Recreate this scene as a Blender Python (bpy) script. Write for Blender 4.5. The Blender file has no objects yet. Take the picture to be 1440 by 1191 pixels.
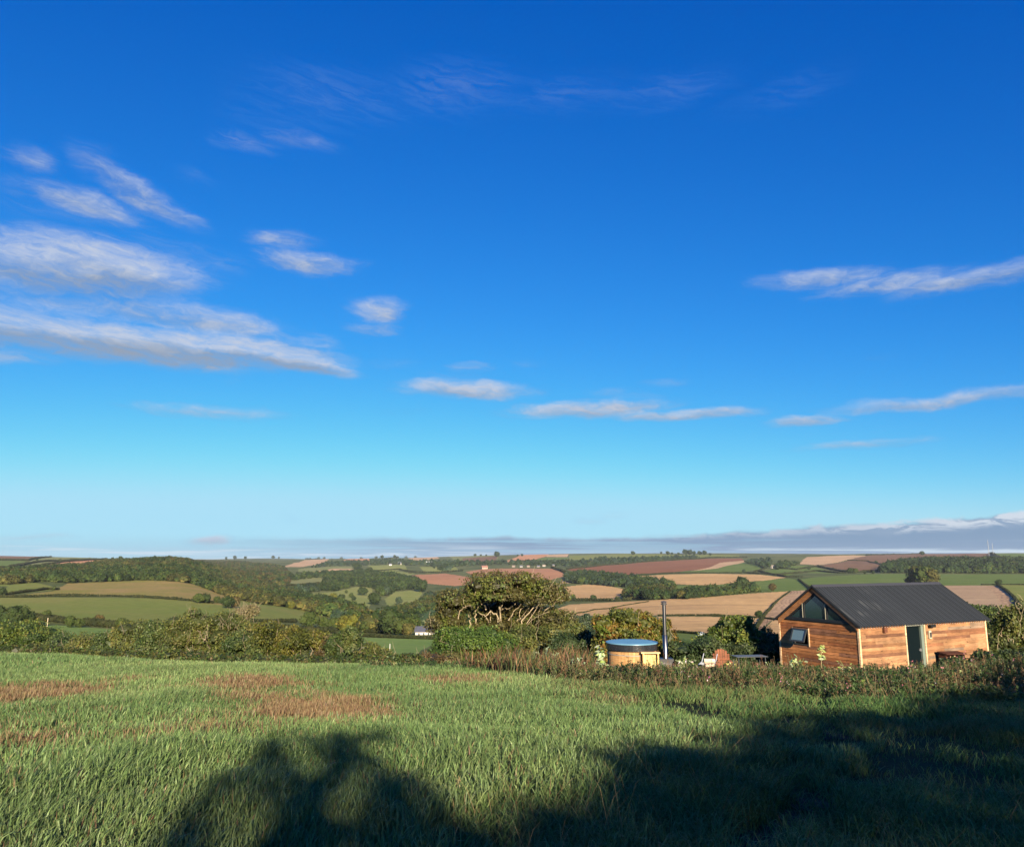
import bpy, math, random
import numpy as np
from mathutils import Vector
R = math.radians
random.seed(7)
rng = np.random.default_rng(11)
scene = bpy.context.scene
COL = scene.collection
# ------------------------------------------------------------------ camera
PITCH = math.atan((785 - 595.5) / 1080)
cam_d = bpy.data.cameras.new('camera')
cam_d.sensor_width = 36; cam_d.lens = 36 * 1080 / 1440
cam_d.clip_start = 0.1; cam_d.clip_end = 60000
cam = bpy.data.objects.new('camera', cam_d); COL.objects.link(cam)
cam.location = (0, 0, 0); cam.rotation_euler = (math.pi / 2 + PITCH, 0, 0)
scene.camera = cam
# ------------------------------------------------------------------ light and exposure
SUN_AZ, SUN_EL = R(13), R(17)          # behind the camera, a little to the right
SUN = np.array([math.sin(SUN_AZ) * math.cos(SUN_EL), -math.cos(SUN_AZ) * math.cos(SUN_EL), math.sin(SUN_EL)])
sd = bpy.data.lights.new('sun', 'SUN'); sd.energy = 5.0; sd.angle = R(0.5); sd.color = (1.0, 0.84, 0.62)
so = bpy.data.objects.new('sun', sd); COL.objects.link(so)
so.rotation_euler = Vector(-SUN).to_track_quat('-Z', 'Y').to_euler()
scene.view_settings.view_transform = 'Standard'; scene.view_settings.look = 'None'
scene.view_settings.exposure = 1.41; scene.view_settings.gamma = 1
scene.cycles.max_bounces = 6; scene.cycles.diffuse_bounces = 1; scene.cycles.transparent_max_bounces = 6
scene.cycles.use_denoising = True


# ------------------------------------------------------------------ node helper
class NT:
    def __init__(s, tree): s.t = tree; s.n = tree.nodes; s.l = tree.links
    def put(s, sock, v):
        if isinstance(v, bpy.types.NodeSocket): s.l.new(v, sock)
        elif v is not None: sock.default_value = v
    def math(s, op, a, b=None, c=None, clamp=False):
        m = s.n.new('ShaderNodeMath'); m.operation = op; m.use_clamp = clamp
        s.put(m.inputs[0], a); s.put(m.inputs[1], b); s.put(m.inputs[2], c); return m.outputs[0]
    def mix(s, f, a, b, mode='MIX'):
        m = s.n.new('ShaderNodeMix'); m.data_type = 'RGBA'; m.blend_type = mode
        s.put(m.inputs[0], f); s.put(m.inputs[6], a); s.put(m.inputs[7], b); return m.outputs[2]
    def noise(s, vec, scale, detail=4, rough=.55, dist=0., dim='3D', color=False):
        m = s.n.new('ShaderNodeTexNoise'); m.noise_dimensions = dim
        s.put(m.inputs['Vector'], vec)
        m.inputs['Scale'].default_value = scale; m.inputs['Detail'].default_value = detail
        m.inputs['Roughness'].default_value = rough; m.inputs['Distortion'].default_value = dist
        return m.outputs['Color' if color else 'Fac']
    def ramp(s, v, a, b, c=0., d=1., smooth=True):
        m = s.n.new('ShaderNodeMapRange'); m.interpolation_type = 'SMOOTHSTEP' if smooth else 'LINEAR'
        s.put(m.inputs[0], v); m.inputs[1].default_value = a; m.inputs[2].default_value = b
        m.inputs[3].default_value = c; m.inputs[4].default_value = d; return m.outputs[0]
    def comb(s, x, y, z=0.):
        m = s.n.new('ShaderNodeCombineXYZ'); s.put(m.inputs[0], x); s.put(m.inputs[1], y); s.put(m.inputs[2], z); return m.outputs[0]
    def sep(s, v):
        m = s.n.new('ShaderNodeSeparateXYZ'); s.put(m.inputs[0], v); return m.outputs


def c4(c): return (c[0], c[1], c[2], 1.)


# pixel of the 1440x1191 frame -> direction in the world
CP, SP = math.cos(PITCH), math.sin(PITCH)
def pdir(u, v):
    x = (np.asarray(u, float) - 720) / 1080; w = -(np.asarray(v, float) - 595.5) / 1080
    return np.stack([x + 0 * w, CP - w * SP + 0 * x, SP + w * CP + 0 * x], -1)
def ratio(v):   # dz/dy of a picture row
    w = -(np.asarray(v, float) - 595.5) / 1080
    return (SP + w * CP) / (CP - w * SP)
def proj(P):
    P = np.asarray(P, float); d = P[..., 1] * CP + P[..., 2] * SP
    return 720 + 1080 * P[..., 0] / d, 595.5 - 1080 * (-P[..., 1] * SP + P[..., 2] * CP) / d

# ------------------------------------------------------------------ sky with clouds
world = bpy.data.worlds.new('World'); scene.world = world; world.use_nodes = True
def build_world():
    t = NT(world.node_tree); t.n.clear()
    sky = t.n.new('ShaderNodeTexSky'); sky.sky_type = 'NISHITA'; sky.sun_disc = False
    sky.sun_elevation = R(14); sky.sun_rotation = math.pi - SUN_AZ
    sky.air_density = 1.0; sky.dust_density = 0.0; sky.ozone_density = 2.0; sky.altitude = 100
    d = t.n.new('ShaderNodeTexCoord').outputs['Generated']
    x, y, z = t.sep(d)
    # clear, polarised-looking morning air: deepen the blue of the sky by a power per channel
    r, g, b = [None] * 3
    sp = t.n.new('ShaderNodeSeparateColor'); t.l.new(sky.outputs[0], sp.inputs[0])
    def pw(i, k, ga, off, cap):
        v = t.math('MULTIPLY_ADD', t.math('POWER', t.math('MULTIPLY', sp.outputs[i], KS), ga), k, -off)
        v = t.math('MAXIMUM', v, .0015)
        v = t.math('SMOOTH_MIN', v, cap, .2)
        return t.math('DIVIDE', v, KS)
    cc = t.n.new('ShaderNodeCombineColor')
    for i, q in enumerate(SKYFIT): t.l.new(pw(i, *q), cc.inputs[i])
    base = cc.outputs[0]
    az = t.math('ARCTAN2', x, y); el = t.math('ARCSINE', z)
    p = t.comb(az, el)
    # domain warp
    w1 = t.noise(t.comb(t.math('MULTIPLY', az, 7.), t.math('MULTIPLY', el, 15.)), 1., 5, .6, 0, '2D', True)
    wx, wy, _ = t.sep(w1)
    azw = t.math('ADD', az, t.math('MULTIPLY', t.math('SUBTRACT', wx, .5), .085))
    elw = t.math('ADD', el, t.math('MULTIPLY', t.math('SUBTRACT', wy, .5), .024))
    S = None; SH = None
    for (u, v, rx, ry, a, tilt) in CLOUDS:
        dd = pdir(u, v); a0 = math.atan2(dd[0], dd[1]); e0 = math.asin(dd[2] / np.linalg.norm(dd))
        sx, sy = rx / 1080 * 1.08, ry / 1080 * 1.08
        dx = t.math('SUBTRACT', azw, a0); dy = t.math('SUBTRACT', elw, e0)
        ct, st = math.cos(tilt), math.sin(tilt)
        ex = t.math('MULTIPLY_ADD', dx, ct / sx, t.math('MULTIPLY', dy, st / sx))
        ey = t.math('MULTIPLY_ADD', dy, ct / sy, t.math('MULTIPLY', dx, -st / sy))
        rr = t.math('MULTIPLY_ADD', ex, ex, t.math('MULTIPLY', ey, ey))
        m = t.math('MULTIPLY', t.math('SUBTRACT', 1., rr, clamp=True), a)
        S = m if S is None else t.math('MAXIMUM', S, m)
        q = t.math('MULTIPLY', m, ey)
        SH = q if SH is None else t.math('ADD', SH, q)
    n1 = t.noise(t.comb(t.math('MULTIPLY', azw, 15.), t.math('MULTIPLY', elw, 40.)), 1., 6, .62, .25, '2D')
    n2 = t.noise(t.comb(t.math('MULTIPLY', azw, 40.), t.math('MULTIPLY', elw, 92.)), 1., 5, .68, .6, '2D')
    nn = t.math('MULTIPLY_ADD', n2, .42, t.math('MULTIPLY', n1, .58))
    f = t.math('MULTIPLY_ADD', t.math('SUBTRACT', nn, .5), 1.75, S)
    inside = t.ramp(S, 0.0, .25)
    alpha = t.math('MULTIPLY', t.ramp(f, -.02, 1.18, 0, .95), t.math('MULTIPLY', inside, t.ramp(S, .12, .80, .14, 1.)))
    fib = t.noise(t.comb(t.math('MULTIPLY_ADD', elw, 6., t.math('MULTIPLY', azw, 22.)), t.math('MULTIPLY_ADD', azw, 20., t.math('MULTIPLY', elw, 150.))), 1., 5, .60, .6, '2D')
    alpha = t.math('MULTIPLY', alpha, t.ramp(fib, .30, .62, .74, 1.05), clamp=True)
    veil = t.math('MULTIPLY', t.ramp(S, .0, .45, 0, .22), t.ramp(fib, .32, .70))
    alpha = t.math('MAXIMUM', alpha, veil)
    # cloud light: bright upper side, grey underside (they are lit from behind the camera)
    lightf = t.math('MULTIPLY_ADD', SH, 1.15, t.math('MULTIPLY_ADD', t.math('SUBTRACT', nn, .5), 1.6, .62), clamp=True)
    ccol = t.mix(lightf, c4(CL_DARK), c4(CL_LIGHT))
    ccol = t.mix(t.ramp(S, .45, .1), ccol, c4(CL_WISP))      # thin ice cloud takes the blue of the air before it
    # bank of cloud lying over the horizon
    hb = t.math('MULTIPLY', el, 57.2958)                       # degrees
    rise = t.ramp(az, .08, .62)
    top = t.math('MULTIPLY_ADD', t.noise(t.comb(t.math('MULTIPLY', az, 9.), .3), 1., 5, .55, 0, '2D'), .7,
                 t.math('MULTIPLY_ADD', rise, 1.2, 1.28))
    puff = t.noise(t.comb(t.math('MULTIPLY', az, 26.), t.math('MULTIPLY', el, 75.)), 1., 6, .62, .5, '2D')
    dtop = t.math('SUBTRACT', t.math('MULTIPLY_ADD', t.math('SUBTRACT', puff, .5), t.math('MULTIPLY_ADD', rise, .8, .35), top), hb)
    ledge = t.ramp(az, -.50, .05, .0, .95)
    st = t.noise(t.comb(t.math('MULTIPLY', az, 4.), t.math('MULTIPLY', el, 170.)), 1., 4, .6, .3, '2D')
    solid = t.math('MULTIPLY_ADD', rise, .75, t.ramp(st, .36, .54, .50, 1.0), clamp=True)
    ban = t.math('MULTIPLY', t.math('MULTIPLY', t.ramp(dtop, 0., .4), ledge), solid)
    crest = t.math('SUBTRACT', 1., t.ramp(t.math('SUBTRACT', dtop, t.math('MULTIPLY', rise, .55)), .12, .62))
    bcol = t.mix(t.math('MULTIPLY', t.math('MULTIPLY', crest, t.ramp(puff, .40, .56, .12, 1.)), t.math('MULTIPLY_ADD', rise, .75, .25)), c4(BK_DARK), c4(BK_LIGHT))
    out = base
    # pale blue haze layer at the very horizon, then streaks in it
    out = t.mix(t.ramp(hb, 1.8, .3, 0, .55), out, c4(HZ_COL))
    out = t.mix(ban, out, bcol)
    stm = t.math('MULTIPLY', t.ramp(st, .50, .66), t.ramp(hb, 1.25, .35, 0, .85))
    out = t.mix(stm, out, c4(ST_COL))
    out = t.mix(alpha, out, ccol)
    bg = t.n.new('ShaderNodeBackground'); t.l.new(out, bg.inputs[0]); bg.inputs[1].default_value = SKY_STR
    o = t.n.new('ShaderNodeOutputWorld'); t.l.new(bg.outputs[0], o.inputs[0])
    world.cycles.sampling_method = 'MANUAL'; world.cycles.sample_map_resolution = 512
SKY_STR = 0.05
KS = SKY_STR * 2.657
SKYFIT = [(.62, 2.1, .0045, .40), (.785, 1.2, 0., .74), (1.09, .66, 0., .93)]   # gain, power, offset, cap
CL_LIGHT, CL_DARK = [tuple(c * .1332 / KS for c in q) for q in ((4.1, 4.6, 5.6), (2.25, 2.75, 3.6))]
CL_WISP = tuple(c * .1332 / KS for c in (1.0, 2.5, 5.1))
BK_LIGHT, BK_DARK, ST_COL, HZ_COL = [tuple(c * .1332 / KS for c in q) for q in ((4.9, 5.4, 6.1), (1.65, 2.45, 3.7), (4.5, 5.5, 6.3), (2.5, 4.1, 5.6))]
CLOUDS = [ (140,478,240,34,.98,0),(350,492,170,27,.92,-.06),(110,375,170,44,.92,0),(235,440,150,26,.7,-.05),(100,432,150,22,.55,0),(20,415,70,16,.5,0),(250,425,70,18,.45,0),(300,375,60,26,.34,0),(430,480,60,20,.5,0),(200,330,60,14,.3,-.2),(640,530,60,10,.3,0),(880,560,70,14,.4,0),(560,580,60,6,.2,0),(80,300,90,14,.3,0),# u, v, half width, half height, strength, tilt
 (36,222,34,20,.55,0),(115,210,40,18,.30,0),(190,268,110,24,.72,-.30),(250,292,60,14,.55,-.45),(120,285,78,22,.78,-.12),(30,262,50,18,.35,0),(275,250,40,14,.28,-.2),
 (130,370,170,42,.95,-.02),(40,385,90,30,.85,0),(215,395,85,22,.75,0),(240,348,70,20,.32,0),
 (395,338,60,20,.62,0),(430,372,85,22,.78,.0),(480,368,60,9,.5,.02),(530,436,52,22,.75,.12),(515,458,50,12,.6,.05),
 (90,462,200,26,.80,0),(300,452,130,26,.80,-.10),(180,488,260,26,1.05,-.02),(330,492,150,22,.95,-.12),(430,515,100,14,.95,-.10),(60,440,110,16,.5,0),(20,500,60,12,.6,0),
 (300,580,115,13,.62,0),(215,575,60,8,.4,0),(345,200,60,16,.42,0),(425,200,60,14,.42,.0),
 (470,135,180,46,.27,0),(640,125,140,46,.30,.03),(790,135,150,34,.25,0),(930,130,150,30,.25,.06),(1110,130,130,26,.22,.1),(400,165,120,56,.20,0),
 (1160,388,110,17,.72,-.02),(1260,396,120,18,.72,.0),(1370,392,110,17,.74,.05),(1420,380,80,11,.6,.03),
 (660,548,110,17,.95,0),(590,552,50,9,.5,0),(660,514,34,12,.5,0),(735,512,36,9,.35,0),(560,512,60,12,.28,0),
 (830,574,140,17,.92,0),(960,584,130,11,.88,0),(850,550,50,9,.5,0),(930,538,44,8,.4,0),(1120,591,62,9,.85,0),
 (1330,563,180,12,.80,.03),(1230,571,70,9,.6,0),(1220,622,110,9,.66,0),(1240,505,36,6,.22,0),(340,535,20,8,.3,0),
 (835,729,38,7,.42,0),(872,722,26,6,.42,-.1),(40,752,60,5,.55,0),(296,764,34,9,.8,0),(400,725,22,8,.2,0),
]
build_world()

# ------------------------------------------------------------------ numeric helpers
def hash3(ix, iy, iz, seed):
    h = (ix * 374761393 + iy * 668265263 + iz * 2147483647 + seed * 1274126177) & 0xffffffff
    h = ((h ^ (h >> 13)) * 1274126177) & 0xffffffff
    return ((h ^ (h >> 16)) & 0xffff) / 65535.
def vn(P, scale=1., seed=0):
    P = np.asarray(P, float) * scale; i = np.floor(P).astype(np.int64); f = P - i; f = f * f * (3 - 2 * f)
    out = 0
    for dx in (0, 1):
        for dy in (0, 1):
            for dz in (0, 1):
                w = (f[..., 0] if dx else 1 - f[..., 0]) * (f[..., 1] if dy else 1 - f[..., 1]) * (f[..., 2] if dz else 1 - f[..., 2])
                out = out + w * hash3(i[..., 0] + dx, i[..., 1] + dy, i[..., 2] + dz, seed)
    return out
def fbm(P, scale=1., seed=0, oct=3):
    o = 0; a = .5; t = 0
    for k in range(oct): o = o + a * vn(P, scale * 2 ** k, seed + k); t += a; a *= .5
    return o / t
def xy3(x, y): return np.stack([x, y, 0 * x], -1)
def pchip(x, y, xi):
    """monotone cubic; y is (n, m)"""
    x = np.asarray(x, float); h = np.diff(x)[:, None]; dl = np.diff(y, axis=0) / h
    d = np.zeros_like(y)
    w1 = 2 * h[1:] + h[:-1]; w2 = h[1:] + 2 * h[:-1]
    with np.errstate(divide='ignore', invalid='ignore'):
        di = (w1 + w2) / (w1 / dl[:-1] + w2 / dl[1:])
    d[1:-1] = np.where(dl[:-1] * dl[1:] > 0, di, 0); d[0] = dl[0]; d[-1] = dl[-1]
    xi = np.asarray(xi, float); k = np.clip(np.searchsorted(x, xi) - 1, 0, len(x) - 2)
    hh = h[k]; t = ((xi - x[k])[:, None]) / hh
    return ((2 * t**3 - 3 * t**2 + 1) * y[k] + (t**3 - 2 * t**2 + t) * hh * d[k] + (-2 * t**3 + 3 * t**2) * y[k + 1] + (t**3 - t**2) * hh * d[k + 1])
def sst(a, b, x): t = np.clip((x - a) / (b - a), 0, 1); return t * t * (3 - 2 * t)
def inside(poly, u, v):
    r = np.zeros(np.shape(u), bool); n = len(poly)
    for i in range(n):
        (x1, y1), (x2, y2) = poly[i], poly[(i + 1) % n]
        if y1 == y2: continue
        r ^= ((y1 > v) != (y2 > v)) & (u < (x2 - x1) * (v - y1) / (y2 - y1) + x1)
    return r

# ------------------------------------------------------------------ terrain: a slope falling away to a valley and hills behind
YS = [130, 180, 260, 380, 550, 800, 1150, 1700, 2500, 3600, 5200, 9000]
# for bearings across the view: the slope (as rows of the frame) at which the ground lies at the distances YS
ROWS = {
 -500: (56, [918, 905, 890, 872, 850, 826, 808, 797, 788, 783, 782, 784]),
 0:    (54, [918, 905, 890, 872, 850, 826, 809, 797, 788, 783, 782, 784]),
 120:  (47, [920, 908, 892, 874, 851, 826, 808, 796, 788, 784, 785, 787]),
 240:  (41, [924, 912, 898, 878, 853, 827, 803, 788, 792, 790, 788, 787]),
 360:  (37, [928, 918, 905, 884, 860, 845, 836, 814, 801, 793, 788, 785.5]),
 480:  (35, [930, 922, 912, 893, 876, 859, 841, 820, 804, 793, 786.5, 787]),
 600:  (35, [932, 924, 910, 893, 878, 864, 847, 822, 804, 791, 784, 785]),
 720:  (37, [934, 925, 910, 893, 876, 858, 838, 816, 800, 788, 780.5, 785]),
 860:  (47, [936, 925, 908, 890, 870, 852, 835, 813, 799, 785, 778.5, 784]),
 1000: (50, [936, 924, 905, 886, 866, 847, 829, 811, 797, 783, 778.5, 783]),
 1200: (52, [936, 924, 904, 886, 868, 848, 826, 808, 795, 782, 779.5, 781]),
 1440: (52, [936, 924, 904, 886, 866, 846, 822, 808, 792, 780, 778.5, 778]),
 1940: (52, [936, 924, 904, 886, 866, 846, 822, 808, 792, 780, 778.5, 778]),
}
SLOPE, EYE = .09, 1.6
_uc = np.array(sorted(ROWS)); _tc = (_uc - 720) / 1080 * CP
_ly = np.linspace(math.log(18), math.log(9500), 420)
_Z = []
for _u in _uc:
    _E, _r = ROWS[_u]
    yy = [5, 18, _E * .7, _E, _E + 6, _E + 26] + YS
    zz = [-EYE - SLOPE * 5, -EYE - SLOPE * 18, -EYE - SLOPE * _E * .7, -EYE - SLOPE * _E, -EYE - SLOPE * _E - 1.0, -EYE - SLOPE * _E - 4.9] + [ratio(r) * y for r, y in zip(_r, YS)]
    yy.append(9600); zz.append(zz[-1] * 9600 / 9000)
    _Z.append(pchip(np.log(np.array(yy)), np.array(zz)[:, None], _ly)[:, 0])
_tg = np.linspace(_tc[0], _tc[-1], 500)
_ZG = pchip(_tc, np.array(_Z), _tg)           # (500, 420)
def H(x, y):
    x = np.asarray(x, float); y = np.asarray(y, float)
    ysafe = np.maximum(y, 18.); t = np.clip(x / ysafe, _tg[0], _tg[-1])
    a = (t - _tg[0]) / (_tg[1] - _tg[0]); b = np.clip((np.log(ysafe) - _ly[0]) / (_ly[1] - _ly[0]), 0, 418.999)
    i = np.clip(a.astype(int), 0, 498); j = b.astype(int); a = a - i; b = b - j
    z = (_ZG[i, j] * (1 - a) + _ZG[i + 1, j] * a) * (1 - b) + (_ZG[i, j + 1] * (1 - a) + _ZG[i + 1, j + 1] * a) * b
    z = np.where(y < 18, -EYE - SLOPE * y, z)
    # garden terrace a little below the field
    z = z - .42 * sst(29, 34, y) * sst(1, 6, x) * (1 - sst(48, 60, y))
    P = xy3(x, y)
    z = z + .22 * (fbm(P, .11, 3, 2) - .5) * (1 - sst(60, 120, y)) * sst(1, 9, np.abs(y) + np.abs(x))
    far = sst(220, 600, y)
    z = z + far * (np.minimum(y, 3200) * .0040) * (fbm(P, 1 / 420., 5, 3) - .5)
    return z
def unproj(u, v, y0=40., y1=9400.):
    """first point of the ground seen along the direction of a frame position"""
    d = pdir(np.atleast_1d(u), np.atleast_1d(v)); tx = d[:, 0] / d[:, 1]; tz = d[:, 2] / d[:, 1]
    ys = np.exp(np.linspace(math.log(y0), math.log(y1), 1500))
    X = tx[:, None] * ys; g = H(X, np.broadcast_to(ys, X.shape)) - tz[:, None] * ys
    hit = (g > 0); k = np.where(hit.any(1), hit.argmax(1), len(ys) - 1); k = np.maximum(k, 1)
    r = np.arange(len(k)); g0 = g[r, k - 1]; g1 = g[r, k]; f = np.clip(-g0 / np.where(g1 == g0, 1, g1 - g0), 0, 1)
    y = ys[k - 1] + f * (ys[k] - ys[k - 1]); x = tx * y
    return np.stack([x, y, H(x, y)], -1)
def at(u, y):       # ground point on a bearing at a distance
    x = (u - 720) / 1080 * y * CP
    for _ in range(4):
        z = float(H(x, y)); x = (u - 720) / 1080 * (y * CP + z * SP)
    return np.array([x, y, float(H(x, y))])

# ------------------------------------------------------------------ mesh helpers
class Geo:
    def __init__(s): s.V = []; s.T = []; s.Q = []; s.cT = []; s.cQ = []; s.n = 0; s.mT = []; s.mQ = []
    def add(s, V, Q=None, T=None, col=(1, 1, 1), mi=0):
        V = np.asarray(V, float).reshape(-1, 3)
        for F, L, C, M, k in ((Q, s.Q, s.cQ, s.mQ, 4), (T, s.T, s.cT, s.mT, 3)):
            if F is None or len(F) == 0: continue
            F = np.asarray(F, np.int64).reshape(-1, k); L.append(F + s.n)
            c = np.asarray(col, float)
            C.append(np.broadcast_to(c if c.ndim == 1 else c, (len(F), 3)).copy()); M.append(np.full(len(F), mi, np.int32))
        s.V.append(V); s.n += len(V); return s
    def merge(s, g, M=None, col=None):
        """take in another Geo"""
        V, Q, T, cq, ct = g.arrays(); s.V.append(V); 
        if len(Q): s.Q.append(Q + s.n); s.cQ.append(cq); s.mQ.append(np.concatenate(g.mQ))
        if len(T): s.T.append(T + s.n); s.cT.append(ct); s.mT.append(np.concatenate(g.mT))
        s.n += len(V)
    def arrays(s):
        V = np.concatenate(s.V) if s.V else np.zeros((0, 3))
        Q = np.concatenate(s.Q) if s.Q else np.zeros((0, 4), np.int64); T = np.concatenate(s.T) if s.T else np.zeros((0, 3), np.int64)
        cq = np.concatenate(s.cQ) if s.Q else np.zeros((0, 3)); ct = np.concatenate(s.cT) if s.T else np.zeros((0, 3))
        return V, Q, T, cq, ct
    def mesh(s, name, smooth=False):
        V, Q, T, cq, ct = s.arrays(); me = bpy.data.meshes.new(name)
        me.vertices.add(len(V)); me.vertices.foreach_set('co', V.astype(np.float32).ravel())
        nl = 4 * len(Q) + 3 * len(T); me.loops.add(nl); me.polygons.add(len(Q) + len(T))
        me.loops.foreach_set('vertex_index', np.concatenate([Q.ravel(), T.ravel()]).astype(np.int32))
        st = np.concatenate([np.arange(len(Q)) * 4, 4 * len(Q) + np.arange(len(T)) * 3]).astype(np.int32)
        me.polygons.foreach_set('loop_start', st)
        mi = np.concatenate((s.mQ or []) + (s.mT or [])) if (s.mQ or s.mT) else np.zeros(0, np.int32)
        me.polygons.foreach_set('material_index', mi.astype(np.int32))
        me.polygons.foreach_set('use_smooth', np.full(len(Q) + len(T), smooth))
        at_ = me.attributes.new('col', 'FLOAT_COLOR', 'FACE')
        c = np.concatenate([cq, ct]); c = np.concatenate([c, np.ones((len(c), 1))], 1)
        at_.data.foreach_set('color', c.astype(np.float32).ravel())
        me.update(calc_edges=True); me.validate(); return me
def obj(name, g, mats, parent=None, smooth=False, loc=None, **props):
    me = g.mesh(name, smooth) if isinstance(g, Geo) else g
    if isinstance(g, Geo):
        for m in (mats if isinstance(mats, (list, tuple)) else [mats]): me.materials.append(m)
    o = bpy.data.objects.new(name, me); COL.objects.link(o)
    if parent is not None: o.parent = parent
    if loc is not None: o.location = loc
    for k, v in props.items():
        if v: o[k] = v
    return o
def empty(name, loc=(0, 0, 0), rz=0., **props):
    o = bpy.data.objects.new(name, None); COL.objects.link(o); o.location = loc; o.rotation_euler = (0, 0, rz)
    o.empty_display_size = .3
    for k, v in props.items():
        if v: o[k] = v
    return o
BQ = [[0, 3, 2, 1], [4, 5, 6, 7], [0, 1, 5, 4], [1, 2, 6, 5], [2, 3, 7, 6], [3, 0, 4, 7]]
def box(g, a, b, col=(1, 1, 1), mi=0, M=None):
    x0, y0, z0 = a; x1, y1, z1 = b
    V = np.array([[x0, y0, z0], [x1, y0, z0], [x1, y1, z0], [x0, y1, z0], [x0, y0, z1], [x1, y0, z1], [x1, y1, z1], [x0, y1, z1]])
    if M is not None: V = M(V)
    g.add(V, BQ, None, col, mi)
def prism(g, prof, ax, a, b, col=(1, 1, 1), mi=0):
    """closed profile (2D) extruded along axis ax from a to b"""
    n = len(prof); V = []
    for w in (a, b):
        for (p, q) in prof: V.append({0: (w, p, q), 1: (p, w, q), 2: (p, q, w)}[ax])
    Q = [[i, (i + 1) % n, n + (i + 1) % n, n + i] for i in range(n)]
    T = [[0, i + 1, i] for i in range(1, n - 1)] + [[n, n + i, n + i + 1] for i in range(1, n - 1)]
    g.add(V, Q, T, col, mi)
def tube(g, pts, rad, n=6, col=(1, 1, 1), mi=0, cap=True):
    pts = np.asarray(pts, float); rad = np.broadcast_to(np.asarray(rad, float), (len(pts),))
    d = np.gradient(pts, axis=0); d /= np.linalg.norm(d, axis=1)[:, None] + 1e-9
    up = np.array([0, 0, 1.]) if abs(d[0][2]) < .9 else np.array([1., 0, 0])
    a = np.cross(d, up); a /= np.linalg.norm(a, axis=1)[:, None] + 1e-9; b = np.cross(d, a)
    th = np.arange(n) / n * 2 * np.pi
    V = pts[:, None] + rad[:, None, None] * (np.cos(th)[None, :, None] * a[:, None] + np.sin(th)[None, :, None] * b[:, None])
    m = len(pts); Q = [[i * n + j, i * n + (j + 1) % n, (i + 1) * n + (j + 1) % n, (i + 1) * n + j] for i in range(m - 1) for j in range(n)]
    T = []
    V = V.reshape(-1, 3)
    if cap:
        V = np.concatenate([V, pts[:1], pts[-1:]])
        T = [[m * n, (j + 1) % n, j] for j in range(n)] + [[m * n + 1, (m - 1) * n + j, (m - 1) * n + (j + 1) % n] for j in range(n)]
    g.add(V, Q, T, col, mi)
def _ico(sub):
    import bmesh
    bm = bmesh.new(); bmesh.ops.create_icosphere(bm, subdivisions=sub, radius=1)
    V = np.array([v.co[:] for v in bm.verts]); T = np.array([[v.index for v in f.verts] for f in bm.faces]); bm.free(); return V, T
ICO = {k: _ico(k) for k in (1, 2, 3)}
def blob(g, c, r, sub=2, amp=.25, fr=1.6, seed=0, col=(1, 1, 1), mi=0):
    V, T = ICO[sub]; c = np.asarray(c, float); r = np.asarray(r, float)
    n = vn(V * fr + seed * 7.3 + 50, 1., seed) - .5
    g.add(c + V * (1 + 2 * amp * n)[:, None] * r, None, T, col, mi)
def cards(g, P, N, size, col, aspect=.5, mi=0, rg=rng):
    """leaf-shaped faces at P facing roughly N"""
    n = len(P); N = N / (np.linalg.norm(N, axis=1)[:, None] + 1e-9)
    r = rg.normal(size=(n, 3)); a = np.cross(N, r); a /= np.linalg.norm(a, axis=1)[:, None] + 1e-9; b = np.cross(N, a)
    s = np.broadcast_to(np.asarray(size, float), (n,))[:, None]
    V = np.stack([P - a * s, P + b * s * aspect, P + a * s, P - b * s * aspect], 1).reshape(-1, 3)
    g.add(V, np.arange(4 * n).reshape(n, 4), None, col, mi)
def palette(n, cols, P=None, scale=1., seed=0, var=.18, rg=rng):
    cols = np.asarray(cols, float); k = rg.integers(0, len(cols), n)
    if P is not None:   # clumps share a colour
        k = np.clip(((fbm(P, scale, seed, 2) - .22) / .56 * len(cols) + rg.normal(size=n) * .45).astype(int), 0, len(cols) - 1)
    c = cols[k] * (1 + var * rg.normal(size=(n, 1))) * (1 + .06 * rg.normal(size=(n, 3)))
    return np.clip(c, .003, .9)
def foliage(g, blobs, nper, size, cols, hole=.42, clump=.8, seed=0, aspect=.5, mi=0, up=.35, shell=.35, rg=rng):
    """leaves through the volume of ellipsoids [(x,y,z,rx,ry,rz)], thinned where the noise says gap"""
    B = np.array(blobs, float); vol = (B[:, 3] * B[:, 4] * B[:, 5]) ** (2 / 3.); cnt = np.maximum(6, (nper * vol / vol.sum())).astype(int)
    k = np.repeat(np.arange(len(B)), cnt); n = len(k)
    d = rg.normal(size=(n, 3)); d /= np.linalg.norm(d, axis=1)[:, None]
    rr = 1 - shell * rg.random(n) ** 1.3 + .10 * rg.normal(size=n) * .7
    P = B[k, :3] + d * rr[:, None] * B[k, 3:]
    nz = fbm(P, 1 / clump, seed + 9, 2)
    keep = nz > hole * (.75 + .4 * rg.random(n)); P = P[keep]; d = d[keep]; n = len(P)
    P = P + d * ((nz[keep] - .5) * .9 * clump)[:, None]
    N = d + rg.normal(size=(n, 3)) * .75 + np.array([0, 0, up])
    cards(g, P, N, size * (.6 + .8 * rg.random(n)), palette(n, cols, P, .6 / clump, seed), aspect, mi, rg)

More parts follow.
